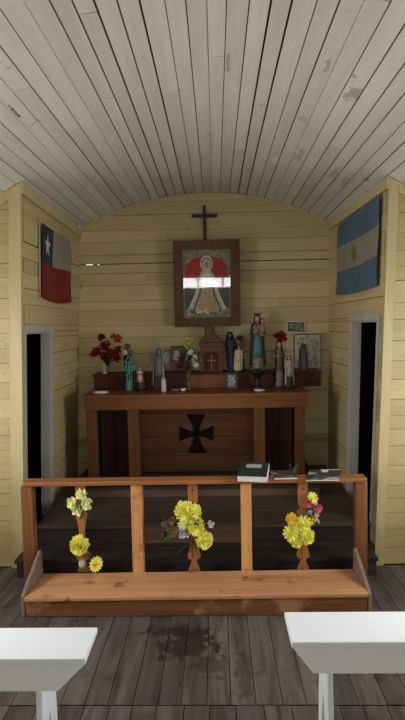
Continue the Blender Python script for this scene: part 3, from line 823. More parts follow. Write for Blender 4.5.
def fl_part(fn, mats, parent, name='flower', **k):
    mb = MB(); fn(mb, **k); return mb.build(name, mats, parent)
def sprays(parent, c, n, count, L, W, mat, spread=1.0):
    mb = MB(); n = Vector(n)
    for k in range(count):
        d = (n+rnd_dir()*spread).normalized(); mb.leaf(Vector(c)+rnd_dir()*L*.15, d, (0, 0, 1), L*random.uniform(.7, 1.1), W, 0, random.uniform(-.1, .4))
    return mb.build('leaves', mat, parent)
FW = Vector((0, -1, 0))
YFL = YR-.045
def fp(px, py, y=YFL): return atY(px, py, y)

# flowers tied on the left baluster
t = thing('rose_bunch', fp(81, 517), 'bunch of four pale lemon roses tied high on the left carved baluster', 'flowers')
for px, py, r, n in ((81, 495, .034, (0, -1, .4)), (71.5, 503, .035, (-.6, -1, .2)), (86.5, 504, .034, (.6, -1, .1)), (77, 510.5, .030, (-.1, -1, -.2))):
    fl_part(rose, yel2, t, c=fp(px, py), n=n, r=r)
mb = MB()
for px, py in ((81, 496), (72, 503), (86, 504), (77, 510)): mb.tube([fp(81, 519, YFL+.022), fp((px+81)/2, (py+517)/2, YFL+.02), fp(px, py, YFL+.012)], .0022, 5)
mb.build('stems', stemm, t)
sprays(t, fp(81, 510, YFL+.012), (0, -.2, .2), 9, .038, .016, C('light_green_leaf', (.28, .36, .12)))
t = thing('chrysanthemum', fp(79, 552), 'round bright yellow chrysanthemum on the left carved baluster, lower middle', 'flower')
fl_part(pompon, [yel, gyel], t, name='flower_head', c=fp(79.5, 545), n=(0, -1, .1), r=.052, core=1, petals=130)
mb = MB(); mb.tube([fp(79.5, 545, YFL+.01), fp(81, 556, YFL+.030)], .0025, 5); mb.build('stem', stemm, t)
t = thing('carnation', fp(82, 568), 'small cream white bloom below the yellow chrysanthemum on the left baluster', 'flower')
fl_part(pompon, whp, t, name='flower_head', c=fp(82, 563.5), n=(0, -1, .2), r=.020, petals=40)
mb = MB(); mb.tube([fp(82, 563, YFL+.008), fp(82, 570, YFL+.032)], .002, 5); mb.build('stem', stemm, t)
t = thing('yellow_daisy', fp(92, 572), 'golden centred yellow bloom leaning right at the foot of left baluster', 'flower')
mb = MB(); daisy(mb, fp(95.5, 564), (.75, -.8, .15), .048, 0, 1, 14); pompon(mb, fp(94.7, 564.2), (.75, -.8, .15), .022, 1, 1, 24); mb.build('flower_head', [yel, gyel], t)
mb = MB(); mb.tube([fp(94, 565, YFL+.004), fp(89, 562, YFL+.02), fp(84, 568, YFL+.03)], .0025, 5); mb.build('stem', stemm, t)
sprays(t, fp(90, 557, YFL+.015), (0, 0, .6), 5, .035, .016, leafm)

# middle bouquet
t = thing('bouquet', fp(192, 555), 'mixed bouquet of yellow, white and peach blooms on the middle baluster', 'flowers')
for px, py, r, m_, n, k in ((184.5, 511, .054, yel, (-.1, -1, .2), 120), (194, 511.5, .042, yel, (.5, -1, .3), 80), (195.5, 526, .050, yel, (.1, -1, 0), 110), (204, 540, .048, yel, (.3, -1, -.1), 110), (183, 524, .030, yel2, (-.2, -1, 0), 60)):
    fl_part(pompon, [m_, gyel], t, c=fp(px, py, YFL-.01), n=n, r=r, core=1, petals=k)
for px, py, r, m_ in ((184, 533, .032, lilac), (181.5, 527.5, .022, lilac), (211, 524, .020, whp), (173, 532, .030, peach), (171.5, 521, .022, peach), (165, 528, .020, dpink)):
    fl_part(rose, m_, t, c=fp(px, py, YFL-.012), n=(random.uniform(-.4, .4), -1, .1), r=r)
sprays(t, fp(169, 530, YFL), (-.6, -.1, 0), 22, .065, .026, leafm, 1.2)
sprays(t, fp(196, 518, YFL), (.6, -.1, .2), 16, .075, .022, leafm, 1.0)
sprays(t, fp(167, 522, YFL-.005), (-.5, -.3, .3), 14, .045, .022, leaf2, 1.2)
mb = MB()
for px, py, qx, qy in ((184, 511, 193, 556), (204, 540, 190, 553), (195, 526, 192, 558), (171, 530, 196, 545), (211, 524, 193, 548), (192, 540, 176, 555), (192, 540, 200, 558)):
    mb.tube([fp(px, py, YFL+.01), fp((px+193)/2, (py+540)/2, YFL+.018), fp(qx, qy, YFL+.018)], .0022, 5)
mb.build('stems', C('dry_stem', (.12, .10, .06)), t)
# right bunches
t = thing('chrysanthemum_bunch', fp(300, 560), 'large bunch of yellow chrysanthemums on the right carved baluster', 'flowers')
for px, py, r, m_, k in ((291.5, 519, .032, gyel, 50), (304, 523, .042, yel, 90), (291, 533, .044, yel, 90), (306, 536, .046, yel, 100), (297, 540, .040, yel, 90), (298.5, 526, .036, yel, 80)):
    fl_part(pompon, [m_, gyel], t, c=fp(px, py, YFL-.008), n=(random.uniform(-.3, .3), -1, random.uniform(-.1, .4)), r=r, core=1, petals=k)
fl_part(rose, gyel, t, c=fp(312.5, 519, YFL), n=(.3, -1, .2), r=.026)
mb = MB()
for px, py in ((291, 519), (304, 523), (306, 536), (292, 534)): mb.tube([fp(px, py, YFL+.012), fp(302, 548, YFL+.026), fp(302.5, 556, YFL+.028)], .0024, 5)
mb.build('stems', stemm, t)
t = thing('carnation_posy', fp(310, 520), 'small posy of pink carnations topped by a yellow bloom, right baluster', 'flowers')
fl_part(pompon, [yel, gyel], t, c=fp(312.5, 498, YFL), n=(0, -1, .5), r=.030, core=1, petals=60)
for px, py, r in ((308.5, 503, .024), (317.5, 508, .026), (311, 501.5, .016)): fl_part(rose, pink, t, c=fp(px, py, YFL-.012), n=(.1, -1, .2), r=r, rings=4)
for px, py, r in ((315, 503, .012), (310.5, 512, .012), (317, 515, .012)): fl_part(rose, whp, t, c=fp(px, py, YFL-.012), n=(0, -1, .1), r=r)
sprays(t, fp(309, 511, YFL+.01), (-.1, -.2, -.2), 16, .045, .016, leaf2, 1.1)
sprays(t, fp(316, 518, YFL+.005), (.4, -.2, -.4), 8, .040, .010, cream, .6)
mb = MB(); 
for px, py in ((312, 498), (308, 503), (317, 508)): mb.tube([fp(px, py, YFL+.008), fp(309, 514, YFL+.02), fp(304, 524, YFL+.028)], .002, 5)
mb.build('stems', stemm, t)

# ------------------------------------------------------------------ books on the rail
def slab_parts(t, quad_c, rot, wx, wy, z, th, parts):
    pass
BT = math.radians(4)
def xf_pt(c, rot, tilt=0):
    R_ = Matrix.Rotation(rot, 3, 'Z') @ Matrix.Rotation(tilt, 3, 'X')
    return lambda x, y, z: tuple(Vector(c)+R_ @ Vector((x, y, z)))
def tbox(mb, T, x0, x1, y0, y1, z0, z1, mi=0):
    mb.hexa([T(x0,y0,z0), T(x1,y0,z0), T(x1,y1,z0), T(x0,y1,z0), T(x0,y0,z1), T(x1,y0,z1), T(x1,y1,z1), T(x0,y1,z1)], mi)
bx = atZ(254, 475, zr+.02).x
c = (bx, YR+.035, zr+.010)
T = xf_pt(c, math.radians(-9), BT)
t = thing('book', c, 'thick dark green covered book with pale label lying on the rail', 'book')
grn = C('dark_green_cover', (.018, .035, .026), rough=.45); page = C('page_white', (.72, .72, .68))
W2, D2 = .088, .125
mb = MB(); tbox(mb, T, -W2, W2, -D2, D2, 0, .003); tbox(mb, T, -W2-.001, -W2+.004, -D2, D2, .0031, .032); tbox(mb, T, -W2, W2, -D2, D2, .0321, .035); mb.build('cover', grn, t)
mb = MB(); tbox(mb, T, -W2+.005, W2+.004, -D2-.010, D2-.004, .0032, .0318); mb.build('page_block', page, t)
mb = MB(); tbox(mb, T, -.048, .048, .02, .085, .0351, .0357); mb.build('label', C('label_paper', (.42, .46, .42)), t)
def cover_mat(name, a, b, c_, sc, th=(.45, .55)):
    m, N, L, P = nodes(name)
    tc = N.new('ShaderNodeTexCoord'); n = N.new('ShaderNodeTexNoise'); n.inputs['Scale'].default_value = sc; n.inputs['Detail'].default_value = 3; n.inputs['Distortion'].default_value = 1
    L.new(tc.outputs['Object'], n.inputs['Vector']); r = N.new('ShaderNodeValToRGB'); e = r.color_ramp.elements
    e[0].position = th[0]; e[0].color = (*a, 1); e[1].position = th[1]; e[1].color = (*b, 1); k = e.new(.64); k.color = (*c_, 1)
    L.new(n.outputs['Fac'], r.inputs[0]); L.new(r.outputs[0], P.inputs['Base Color']); P.inputs['Roughness'].default_value = .3
    return m
bx = atZ(285, 478, zr+.01).x; c = (bx, YR+.03, zr+.003); T = xf_pt(c, math.radians(3))
t = thing('booklet', c, 'small dark booklet with pinkish cover beside the green book on the rail', 'booklet')
mb = MB(); tbox(mb, T, -.068, .068, -.082, .082, 0, .0075); mb.build('page_block', page, t)
mb = MB(); tbox(mb, T, -.069, .069, -.081, .083, .0076, .0090); mb.build('cover', cover_mat('dark_photo_cover', (.035, .03, .04), (.10, .07, .08), (.45, .36, .36), 16), t)
bx = atZ(327, 477.5, zr+.01).x; c = (bx, YR+.03, zr+.0045); 
t = thing('magazine', c, 'open grey printed magazine lying near the right end of the rail', 'magazine')
def sk(x, y, z): return (c[0]+x+y*.28, c[1]+y, c[2]+z)
mb = MB(); tbox(mb, sk, -.098, .098, -.125, .095, 0, .004); mb.build('page_block', page, t)
mb = MB(); tbox(mb, sk, -.097, .099, -.123, .096, .0041, .0052)
mb.build('cover', cover_mat('grey_photo_cover', (.03, .032, .030), (.09, .095, .09), (.55, .55, .52), 9), t)
mb = MB(); tbox(mb, sk, -.03, .095, .082, .094, .0053, .0056); tbox(mb, sk, -.02, .02, .035, .075, .0053, .0056); mb.build('printed_strip', page, t)
c = fp(293.5, 473, YR+.055)
t = thing('green_sprig', (c.x, YR+.035, zr), 'small leafy green sprig propped behind the booklets on the rail', 'plant')
mb = MB()
for k in range(5): 
    d = Vector((random.uniform(-.6, .6), random.uniform(.0, .5), 1)).normalized(); mb.tube([(c.x, YR+.03, zr+.003), Vector((c.x, YR+.03, zr))+d*.045], .0014, 4)
mb.build('stems', stemm, t)
mb = MB()
for k in range(12):
    b = Vector((c.x, YR+.03, zr+.012))+Vector((random.uniform(-.02, .02), random.uniform(0, .02), random.uniform(0, .045))); d = rnd_dir(); d.z = abs(d.z)+.2; mb.leaf(b, d, (0, -1, .3), .024, .007)
mb.build('leaves', C('sprig_green', (.018, .05, .022)), t)

# ------------------------------------------------------------------ statues and vases on the altar
def statue(name, label, base, h, robe, mantle=None, hairm=hair_m, crown=None, child=False, lean=0.0, veil=True, skinm=skin, basem=None, arms='pray', wide=1.0, lower=None, yaw=0, lo_split=.36, hem=0, hem_m=None):
    base = Vector(base); t = thing(name, base, label, 'statuette' if h < .3 else 'statue')
    made = []
    def L(v): return base+Vector(v)*h
    fold = lambda an, z: .06*math.sin(an*9+z*30/h)*(1 if z < h*.6 else .2)
    W = wide
    mb = MB()
    mb.lathe([(.115*h*W, 0), (.12*h*W, .012*h), (.12*h*W, .035*h), (.10*h*W, .045*h)], base, 20, 1, .85); made.append(mb.build('base', basem or brown_st, t))
    mb = MB(); prof = [(.100, .046), (.108, .08), (.098, .20), (.086, .35), (.078, .50), (.070, .60), (.082, .68), (.090, .75), (.080, .79), (.036, .82), (.028, .84)]
    prof = [(r*h*W, z*h) for r, z in prof]
    if lower is not None:
        segs = [(lo_split, 1.0, 0), (hem, lo_split, 1)]
        if hem > .05: segs.append((0, hem, 2))
        for za_, zb_, mi in segs:
            zs_ = sorted(set([p[1]/h for p in prof]+[za_, zb_])); q = []
            for z in zs_:
                if z < za_-1e-6 or z > zb_+1e-6 or z*h < prof[0][1] or z*h > prof[-1][1]: continue
                for (r0, z0), (r1, z1) in zip(prof[:-1], prof[1:]):
                    if z0-1e-9 <= z*h <= z1+1e-9: q.append((r0+(r1-r0)*(z*h-z0)/(z1-z0), z*h)); break
            mb.lathe(q, base, 28, 1, .8, mi, fold)
        made.append(mb.build('robe', [robe, lower, hem_m or lower], t))
    else:
        mb.lathe(prof, base, 28, 1, .8, 0, fold); made.append(mb.build('robe', robe, t))
    # head with face and nose
    mb = MB(); hc = L((0, -.008, .895))
    mb.ell(hc, (.046*h, .050*h, .062*h), 16, 12); mb.ell(hc+Vector((0, -.050*h, -.004*h)), (.008*h, .012*h, .014*h), 8, 6)
    mb.tube([L((0, 0, .80)), L((0, 0, .86))], [.03*h, .024*h], 10)
    for sx in (-1, 1):
        mb.ell(hc+Vector((sx*.018*h, -.045*h, .008*h)), (.007*h, .005*h, .004*h), 6, 4, 1)
    mb.ell(hc+Vector((0, -.046*h, -.026*h)), (.012*h, .006*h, .004*h), 6, 4, 2)
    head = mb.build('head', [skinm, C('painted_eye', (.04, .03, .025)), C('painted_lip', (.35, .09, .08))], t); made.append(head)
    mb = MB(); mb.lathe([(.046*h, -.10*h), (.058*h, -.05*h), (.060*h, 0), (.056*h, .03*h), (.038*h, .058*h), (.005*h, .070*h)], hc+Vector((0, .006*h, 0)), 18, 1, 1.05, a0=-.15*math.pi, a1=1.15*math.pi)
    made.append(mb.build('hair', hairm, head))
    if mantle:
        mb = MB(); mp = [(.122, .10), (.118, .25), (.112, .40), (.104, .55), (.108, .70), (.108, .77), (.075, .83)]
        if veil: mp += [(.068, .90), (.060, .955), (.03, .985), (.004, .99)]
        mb.lathe([(r*h*W, z*h) for r, z in mp], base, 26, 1, .88, 0, fold, a0=-.22*math.pi, a1=1.22*math.pi); o = mb.build('mantle', mantle, t); made.append(o)
        so = o.modifiers.new('solid', 'SOLIDIFY'); so.thickness = .006*h+.0008
    # arms with simple hands
    for sx in (-1, 1):
        mb = MB()
        if arms == 'pray': pts = [L((sx*.075*W, 0, .76)), L((sx*.095*W, -.045, .63)), L((sx*.012, -.105, .69))]; hd = Vector((-sx*.1, -.35, .9))
        elif arms == 'open': pts = [L((sx*.075*W, 0, .76)), L((sx*.125*W, -.02, .64)), L((sx*.155*W, -.08, .60))]; hd = Vector((sx*.5, -.6, -.3))
        else: pts = [L((sx*.075*W, 0, .76)), L((sx*.105*W, -.04, .64)), L((sx*.06*W, -.10, .66))]; hd = Vector((-sx*.3, -.9, .2))
        mb.tube(pts, [.032*h, .030*h, .020*h], 8, 0); slv = mb.build('sleeve', mantle if (mantle and not veil) else robe, t)
        mb = MB(); hd.normalize(); p = pts[-1]; mb.ell(p+hd*.012*h, .016*h, 8, 6)
        for q in range(4): 
            off = Vector((0, 1, 0)).cross(hd)*(.007*h*(q-1.5)); mb.tube([p+off+hd*.015*h, p+off+hd*(.045-.004*abs(q-1.4))*h], .0042*h, 5)
        mb.tube([p+hd*.01*h, p+hd*.028*h+Vector((-sx*.012*h, 0, .010*h))], .0045*h, 5)
        made.append(mb.build('hand', skinm, slv))
    if crown:
        mb = MB(); mb.lathe([(.046*h, 0), (.044*h, .012*h), (.058*h, .05*h)], hc+Vector((0, 0, .045*h)), 20, fold=None, smooth=False)
        for k in range(8):
            a = 2*math.pi*k/8; mb.ell(hc+Vector((.056*h*math.cos(a), .056*h*math.sin(a), .10*h)), .009*h, 6, 5)
        made.append(mb.build('crown', crown, head))
    if child:
        cb = L((.085, -.055, .60)); ch = h*.30
        mb = MB(); mb.lathe([(.10*ch, 0), (.14*ch, .05*ch), (.12*ch, .35*ch), (.13*ch, .6*ch), (.11*ch, .70*ch), (.04*ch, .75*ch)], cb, 14, 1, .8); made.append(mb.build('child_robe', C('child_gold_robe', (.32, .22, .14)), t)); cro = made[-1]
        mb = MB(); mb.ell(cb+Vector((0, -.01*ch, .87*ch)), (.11*ch, .11*ch, .13*ch), 12, 9); mb.ell(cb+Vector((0, -.115*ch, .86*ch)), .02*ch, 6, 5); mb.tube([cb+Vector((-.1*ch, -.02*ch, .62*ch)), cb+Vector((-.25*ch, -.12*ch, .50*ch))], .035*ch, 6)
        made.append(mb.build('child_head', skinm, cro))
        mb = MB(); mb.lathe([(.125*ch, -.02*ch), (.13*ch, .05*ch), (.08*ch, .12*ch), (.01*ch, .15*ch)], cb+Vector((0, .01*ch, .90*ch)), 12, a0=-.1*math.pi, a1=1.1*math.pi); made.append(mb.build('child_hair', hairm, cro))
    t.rotation_euler = (0, lean, yaw)
    return t
def on(px, Y, z): # point above pixel column px on height z
    p = atY(px, 380, Y); return Vector((p.x, Y, z))
def hgt(px, py, Y, z): return atY(px, py, Y).z-z
ZA, ZG = za+.0005, zg+.0005

def vase(name_parent, base, prof, mat, name='vase', n=20):
    mb = MB(); mb.lathe(prof, base, n); return mb.build(name, mat, name_parent)
# red roses in white vase
b = on(105, 4.70, ZG)
t = thing('rose_vase', b, 'red roses in a narrow white vase at the left end of the altar shelf', 'flowers')
vase(t, b, [(.024, 0), (.026, .006), (.014, .018), (.020, .05), (.018, .085), (.022, .105), (.018, .104)], white)
for px, py, r, m_ in ((97, 352, .042, redp), (105, 346, .045, redp), (111, 353, .045, redp), (118, 350, .040, redp), (116, 358, .036, redp), (101.5, 337, .034, redp), (104, 356, .036, redp), (93.5, 354, .030, redp), (117.5, 338.5, .036, orange), (113.5, 336.5, .026, orange), (107, 342, .022, dpink)):
    fl_part(rose, m_, t, c=atY(px, py, 4.70+random.uniform(-.03, .02)), n=(random.uniform(-.5, .5), -1, .4), r=r)
mb = MB()
top = b+Vector((0, 0, .10))
for px, py in ((97, 352), (105, 346), (111, 353), (118, 350), (101.5, 337), (117.5, 338)): q = atY(px, py, 4.70); mb.tube([top-Vector((0, 0, .06)), top, (top+q)/2+Vector((0, 0, .01)), q], .0025, 5)
mb.build('stems', stemm, t); sprays(t, atY(107, 358, 4.69), (0, -.3, .1), 20, .07, .03, C('very_dark_leaf', (.015, .025, .015)), 1.1)
mb = MB()
pts = [atY(x, y, 4.70) for x, y in ((106, 345), (104, 335), (108, 331), (114, 332.5), (119, 338))]; mb.tube(pts, .002, 5); mb.build('dry_twig', C('dry_twig', (.25, .18, .08)), t)
# dried white bouquet in dark holder, behind the turquoise cross
b = on(128.5, 4.68, ZG)
t = thing('white_flower_vase', b, 'white and pink blooms with dark leaves in a black pot behind the turquoise cross', 'flowers')
vase(t, b, [(.022, 0), (.034, .01), (.036, .05), (.028, .075)], black_st, 'pot')
for px, py, r, m_ in ((127, 347, .030, dpink), (125, 352, .024, whp), (130, 352, .022, dpink), (129, 357, .022, mauve)): fl_part(rose, m_, t, c=atY(px, py, 4.66), n=(random.uniform(-.4, .4), -1, .3), r=r)
sprays(t, atY(127, 362, 4.68), (0, -.2, .3), 26, .075, .025, C('very_dark_leaf', (.015, .025, .015)), 1.1)
mb = MB(); 
for px, py in ((127, 347), (125, 352), (130, 352)): mb.tube([b+Vector((0, 0, .05)), atY(px, py, 4.67)], .0022, 5)
mb.build('stems', stemm, t)
# turquoise cross
b = on(129.3, 4.50, ZA); h = hgt(129, 355.5, 4.50, ZA); th = .007
t = thing('turquoise_cross', b, 'turquoise openwork standing cross near the left end of the altar', 'cross')
mb = MB()
def cyl(x0, z0, x1, z1, r=.0065): mb.tube([b+Vector((x0, 0, z0)), b+Vector((x1, 0, z1))], r, 6)
for sx in (-1, 1):
    cyl(sx*.026, .006, sx*.018, h*.52); cyl(sx*.018, h*.52, sx*.020, h*.62); cyl(sx*.020, h*.62, sx*.060, h*.56); cyl(sx*.060, h*.56, sx*.062, h*.70); cyl(sx*.062, h*.70, sx*.020, h*.70); cyl(sx*.020, h*.70, sx*.024, h*.88); cyl(sx*.024, h*.88, 0, h*.99)
cyl(-.026, .006, .026, .006, .008)
mb.build('outline', turq, t)
mb = MB(); mb.box(b.x-.015, b.x+.015, b.y-.004, b.y+.006, b.z+.004, b.z+h*.30); mb.ell(b+Vector((0, -.004, h*.63)), (.012, .008, .055), 10, 8); cyl(0, h*.28, 0, h*.55, .006); mb.ell(b+Vector((0, -.004, h*.80)), (.011, .010, .013), 10, 8)
cyl(-.05, h*.66, .05, h*.66, .008); mb.build('figure', C('pale_turquoise', (.11, .30, .26)), t)
mb = MB(); mb.box(b.x-.034, b.x+.034, b.y-.02, b.y+.02, b.z, b.z+.005); mb.build('foot', black_st, t)
# small figures at left
statue('saint_statuette', 'small statuette in a cream cape and red collar beside the turquoise cross', on(140, 4.48, ZA), hgt(140, 366, 4.48, ZA), cream, C('dark_red_cape', (.20, .03, .03)), veil=False, basem=black_st, lower=black_st, wide=1.5)
t = statue('angel_statuette', 'silvery grey tilted angel statuette left of the yellow bouquet', on(158, 4.50, ZA), hgt(157, 348, 4.50, ZA), grey_st, C('tarnished_silver', (.22, .25, .23), rough=.4), hairm=brown_st, arms='open', skinm=C('grey_stone_skin', (.22, .22, .19)), lean=.04, wide=1.25, lower=brown_st)
for sx in (-1, 1):
    mb = MB(); bb = ABS[t.name]; hh = hgt(157, 346, 4.56, ZA)
    for k in range(6): mb.leaf(bb+Vector((sx*.02, .035, hh*.72)), (sx*(1-.1*k), .25, .8-.38*k), (0, -1, 0), hh*(.24-.015*k), hh*.11, 0, .1)
    o = mb.build('wing', C('tarnished_silver', (.22, .25, .23)), t)
statue('white_statuette', 'tiny white plaster statuette at the foot of the grey angel', on(163.5, 4.42, ZA), hgt(163, 377, 4.42, ZA), white, white, hairm=white, skinm=white, basem=white, wide=1.5)
# leaning wooden frame behind the bouquet
def small_frame(label, px0, px1, py0, py1, Y, z, fm, pic, bw, tilt, lean=.0, name='photo_frame', cat='picture frame', roll=0.0, zfree=False):
    a = atY(px0, py1, Y); b_ = atY(px1, py0, Y); wv = b_.x-a.x; hv = (b_.z-z) if not zfree else b_.z-a.z
    zz0 = z if not zfree else a.z
    c0 = Vector(((a.x+b_.x)/2, Y, zz0)); t = thing(name, c0, label, cat)
    Rm = Matrix.Rotation(-tilt, 3, 'X'); Ry = Matrix.Rotation(roll, 3, 'Y')
    def Pp(u, v, w): return c0+Ry @ (Rm @ Vector((u, w, v)))
    h2 = wv/2
    mb = MB()
    for q in ((-h2, h2, 0, bw), (-h2, h2, hv-bw, hv), (-h2, -h2+bw, bw, hv-bw), (h2-bw, h2, bw, hv-bw)):
        mb.prism([(q[0], q[2]), (q[1], q[2]), (q[1], q[3]), (q[0], q[3])], Pp, -.012, 0)
    mb.build('frame', fm, t, .001)
    mb = MB(); mb.prism([(-h2+bw, bw), (h2-bw, bw), (h2-bw, hv-bw), (-h2+bw, hv-bw)], Pp, -.006, -.001); mb.build('print', pic, t)
    return t, Pp, h2, hv
small_frame('small wooden frame half hidden behind the yellow topped bouquet', 171, 187, 346, 373, 4.82, ZG, M['frame_wood'], C('faded_print', (.16, .11, .05), scale=30, var=.5), .012, .12)
# mixed bouquet in brown vase
b = on(188.5, 4.50, ZA)
t = thing('altar_bouquet', b, 'bouquet of white, mauve and yellow blooms left of the tabernacle', 'flowers')
vase(t, b, [(.026, 0), (.028, .006), (.016, .03), (.014, .08), (.020, .12), (.024, .14)], C('amber_glass', (.10, .045, .02), rough=.2))
for px, py, r, m_ in ((190, 341.5, .034, dkyel), (188, 345.5, .028, dkyel), (176.5, 354, .026, cream), (175.5, 358, .022, cream), (190, 353, .026, whp), (195, 358, .026, whp), (192, 362, .024, whp), (198, 354, .022, leaf2), (181.5, 360, .032, mauve), (184, 367, .030, mauve), (178.5, 366, .028, mauve), (189, 368, .028, mauve), (196, 365, .022, whp), (201, 359, .018, dpink), (183, 354, .018, leafm), (187, 358, .02, whp)):
    fl_part(rose, m_, t, c=atY(px, py, 4.50+random.uniform(-.02, .02)), n=(random.uniform(-.5, .5), -1, .3), r=r)
sprays(t, atY(189, 358, 4.52), (0, -.1, .2), 34, .085, .028, leafm, 1.2); sprays(t, atY(195, 357, 4.50), (.3, -.3, .1), 18, .06, .02, leaf2, 1.2)
mb = MB()
for px, py in ((190, 342), (176, 355), (195, 360), (182, 362), (200, 358)): mb.tube([b+Vector((0, 0, .08)), b+Vector((0, 0, .14)), atY(px, py, 4.51)], .0025, 5)
mb.build('stems', stemm, t)
# small dishes and cloths on the altar
def blob(name, label, cat, px, Y, rx_, ry_, rz_, mat, z=None):
    z = ZA if z is None else z; b = on(px, Y, z); mb = MB()
    mb.lathe([(.5, 0), (.9, .12), (1, .35), (.9, .7), (.55, .95), (.1, 1)], (0, 0, 0), 18, fold=lambda an, zz: .10*math.sin(3*an+1)+.06*math.sin(5*an))
    mb.v = [Vector((v.x*rx_+b.x, v.y*ry_+b.y, v.z*rz_+b.z)) for v in mb.v]
    return tag(mb.build(name, mat), label, cat)
blob('folded_cloth', 'crumpled white cloth at the far left of the altar top', 'cloth', 99.5, 4.36, .068, .045, .022, whp)
blob('seashell', 'brownish seashell lying between the white statuette and small dish', 'shell', 174.5, 4.44, .042, .03, .022, C('shell_brown', (.16, .11, .08)))
b = on(183, 4.44, ZA); t = thing('small_dish', b, 'tiny white dish in front of the mixed altar bouquet', 'dish')
mb = MB(); mb.lathe([(.016, 0), (.018, .004), (.028, .02), (.026, .022), (.015, .010), (.002, .008)], b, 18); mb.build('bowl', white, t)
mb = MB(); mb.ell(b+Vector((0, 0, .016)), (.016, .016, .008), 10, 6); mb.build('wax', cream, t)
# navy and white figures right of tabernacle
statue('veiled_statuette', 'statuette in a dark navy veil beside the tabernacle', on(234, 4.74, ZG), hgt(229, 331, 4.74, ZG), navy, navy, hairm=navy, arms='hold', lean=-.10, wide=1.3, skinm=C('dull_mauve_face', (.20, .16, .20)))  # face in one dull mauve, darker than the common skin colour
statue('apostle_statuette', 'statuette in white cape over yellow robe right of the navy veil', on(238, 4.64, ZG), hgt(238, 345, 4.64, ZG), C('yellow_ochre_robe', (.55, .47, .20)), white, hairm=brown_st, veil=False, basem=black_st, wide=1.35, lean=.06, lower=C('yellow_ochre_robe', (.55, .47, .20)))
b = on(243, 4.78, ZG); t = thing('dried_flowers', b, 'faded dusty pink dried blooms between the white caped figure and tall statue', 'flowers')
vase(t, b, [(.02, 0), (.024, .01), (.014, .05), (.018, .10)], brown_st)
for px, py, r, m_ in ((243, 341, .036, dpink), (246, 345, .028, peach), (239.5, 338, .024, mauve), (242, 347, .024, dpink)): fl_part(rose, m_, t, c=atY(px, py, 4.77), n=(random.uniform(-.4, .4), -1, .3), r=r)
mb = MB()
for px, py in ((243, 341), (246, 345), (240, 338)): mb.tube([b+Vector((0, 0, .06)), b+Vector((0, 0, .1)), atY(px, py, 4.78)], .0022, 5)
mb.build('stems', C('dry_stem', (.12, .10, .06)), t)
small_frame('tiny dark framed photo standing on the altar right of the tabernacle', 225.5, 237.5, 372.5, 386, 4.50, ZA, black_st, cover_mat('small_photo', (.08, .08, .08), (.22, .2, .2), (.40, .38, .35), 40), .020, .08)
# tall Virgin and child
b = on(257.5, 4.76, ZG); H = hgt(258, 311, 4.76, ZG)
b2 = on(257.5, 4.66, ZG)
statue('virgin_and_child_statue', 'tall crowned mother and child statue in a teal skirt, tallest on the altar', on(258, 4.74, ZG), hgt(258, 313, 4.74, ZG), C('dark_bodice', (.20, .17, .12), scale=50, var=.5), brown_st, crown=C('dark_crown', (.08, .05, .025)), child=True, arms='hold', lower=teal, lo_split=.60, hem=.22, hem_m=C('cream_rose_base', (.30, .24, .17)), veil=False, wide=1.1, basem=C('cream_rose_base', (.30, .24, .17)))
# black vase in front with wings of dark cloth
b = on(257.5, 4.46, ZA); t = thing('black_pedestal', b, 'black flared ornament on the altar below the tall crowned statue', 'ornament')
mb = MB(); mb.lathe([(.050, 0), (.052, .01), (.028, .035), (.022, .09), (.034, .12), (.066, .145), (.080, .158), (.045, .165), (.03, .18)], b, 24); mb.build('body', black_st, t)
mb = MB(); mb.ell(b+Vector((0, 0, .205)), (.028, .026, .032), 12, 8); mb.ell(b+Vector((.012, -.01, .235)), (.016, .014, .018), 10, 6); mb.build('bust', C('mottled_cream_bust', (.26, .20, .15)), t)
blob('white_cloth', 'small white cloth at the foot of the black ornament', 'cloth', 259, 4.33, .045, .03, .020, whp)
# statue with red flowers
t = statue('flower_crowned_statue', 'dark haired brown robed statue wreathed with red flowers', on(279.5, 4.52, ZA), hgt(280, 339, 4.52, ZA), C('mottled_brown_robe', (.13, .10, .07), scale=60, var=.5), black_st, arms='hold', wide=.85, lower=C('mottled_cream', (.20, .16, .12), scale=60, var=.6), basem=brown_st)
for px, py, r in ((277, 336, .030), (282, 335, .032), (280, 340, .024), (285, 339, .020)): fl_part(rose, C('deep_red_petals', (.26, .012, .015)), t, c=atY(px, py, 4.50), n=(random.uniform(-.3, .3), -1, .4), r=r)
statue('boy_statuette', 'small white robed statuette with dark feet beside the red wreathed statue', on(289.5, 4.46, ZA), hgt(290, 354, 4.46, ZA), C('off_white_robe', (.40, .34, .27)), C('off_white_cape', (.44, .38, .30)), veil=False, wide=1.15, lower=C('black_cassock', (.03, .022, .018)), basem=black_st, arms='hold')
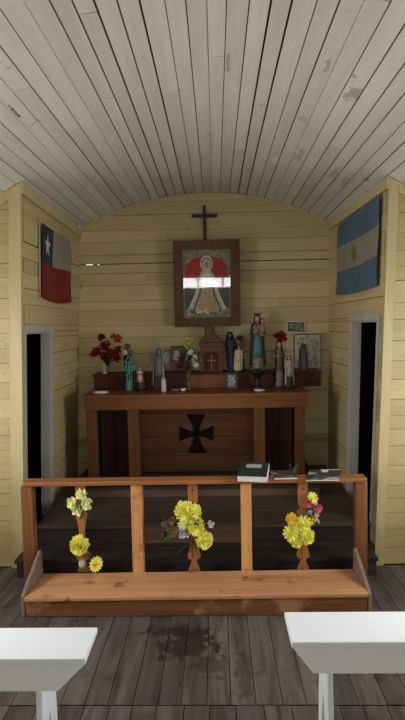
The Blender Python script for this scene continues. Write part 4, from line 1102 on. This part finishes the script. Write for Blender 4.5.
# embroidered picture with a grey statue before it
t, Pp, h2, hv = small_frame('white framed embroidery of dark scrolls leaning on the wall at right end', 294, 321, 334, 369, 4.85, ZG, C('thin_red_frame', (.20, .07, .05)), C('embroidery_white', (.48, .44, .37), scale=20), .006, .02, name='embroidered_picture', cat='picture')
mb = MB(); ink = C('embroidery_ink', (.07, .06, .05))
for cx, cz, rr in ((-.055, .27, .022), (-.01, .29, .018), (.045, .26, .026), (.06, .18, .022), (.055, .10, .024), (-.05, .19, .02), (.0, .22, .02), (.02, .06, .02), (.08, .05, .016), (.085, .24, .014), (-.085, .24, .012), (.01, .14, .018), (-.03, .10, .018)):
    pts = [Pp(cx+rr*(.35+.65*k/14)*math.cos(k*.55), cz+rr*(.35+.65*k/14)*math.sin(k*.55), -.0075) for k in range(15)]
    mb.tube(pts, .0022, 4)
    mb.tube([Pp(cx, cz-rr, -.0075), Pp(cx+rr*.5, cz-rr*1.8, -.0075), Pp(cx-rr*.2, cz-rr*2.4, -.0075)], .0018, 4)
mb.build('scroll_pattern', ink, t)
statue('stone_statuette', 'grey green robed statuette standing before the framed embroidery', on(303.5, 4.72, ZG), hgt(303, 343, 4.72, ZG), grey_st, grey_st, hairm=grey_st, skinm=C('grey_face', (.16, .15, .12)), basem=grey_st, wide=1.5)
# small picture on the wall
t, Pp, h2, hv = small_frame('small postcard picture in a white frame fixed to the wall, upper right', 286.2, 304.8, 320.8, 333, YB-.003, 0, C('pale_frame', (.50, .48, .36)), C('green_print', (.10, .10, .045), scale=20), .012, 0, name='wall_picture', cat='picture', roll=.05, zfree=True)
mb = MB(); mb.prism([(-h2+.026, .03), (h2-.026, .03), (h2-.026, hv-.026), (-h2+.026, hv-.026)], Pp, -.008, -.0065); mb.build('photo', cover_mat('pale_animals_photo', (.10, .12, .06), (.22, .26, .20), (.50, .52, .44), 22), t)
# ceramic insulator high in the left corner
p = atY(76.5, 213.5, 4.72)
mb = MB(); mb.lathe([(.010, 0), (.016, .006), (.016, .016), (.009, .020), (.009, .026), (.014, .030), (.014, .040)], (p.x+.02, 4.72, vault(p.x)-.045), 12)
tag(mb.build('cable_insulator', white), 'tiny white cable insulator under the ceiling in the left rear corner', 'insulator')
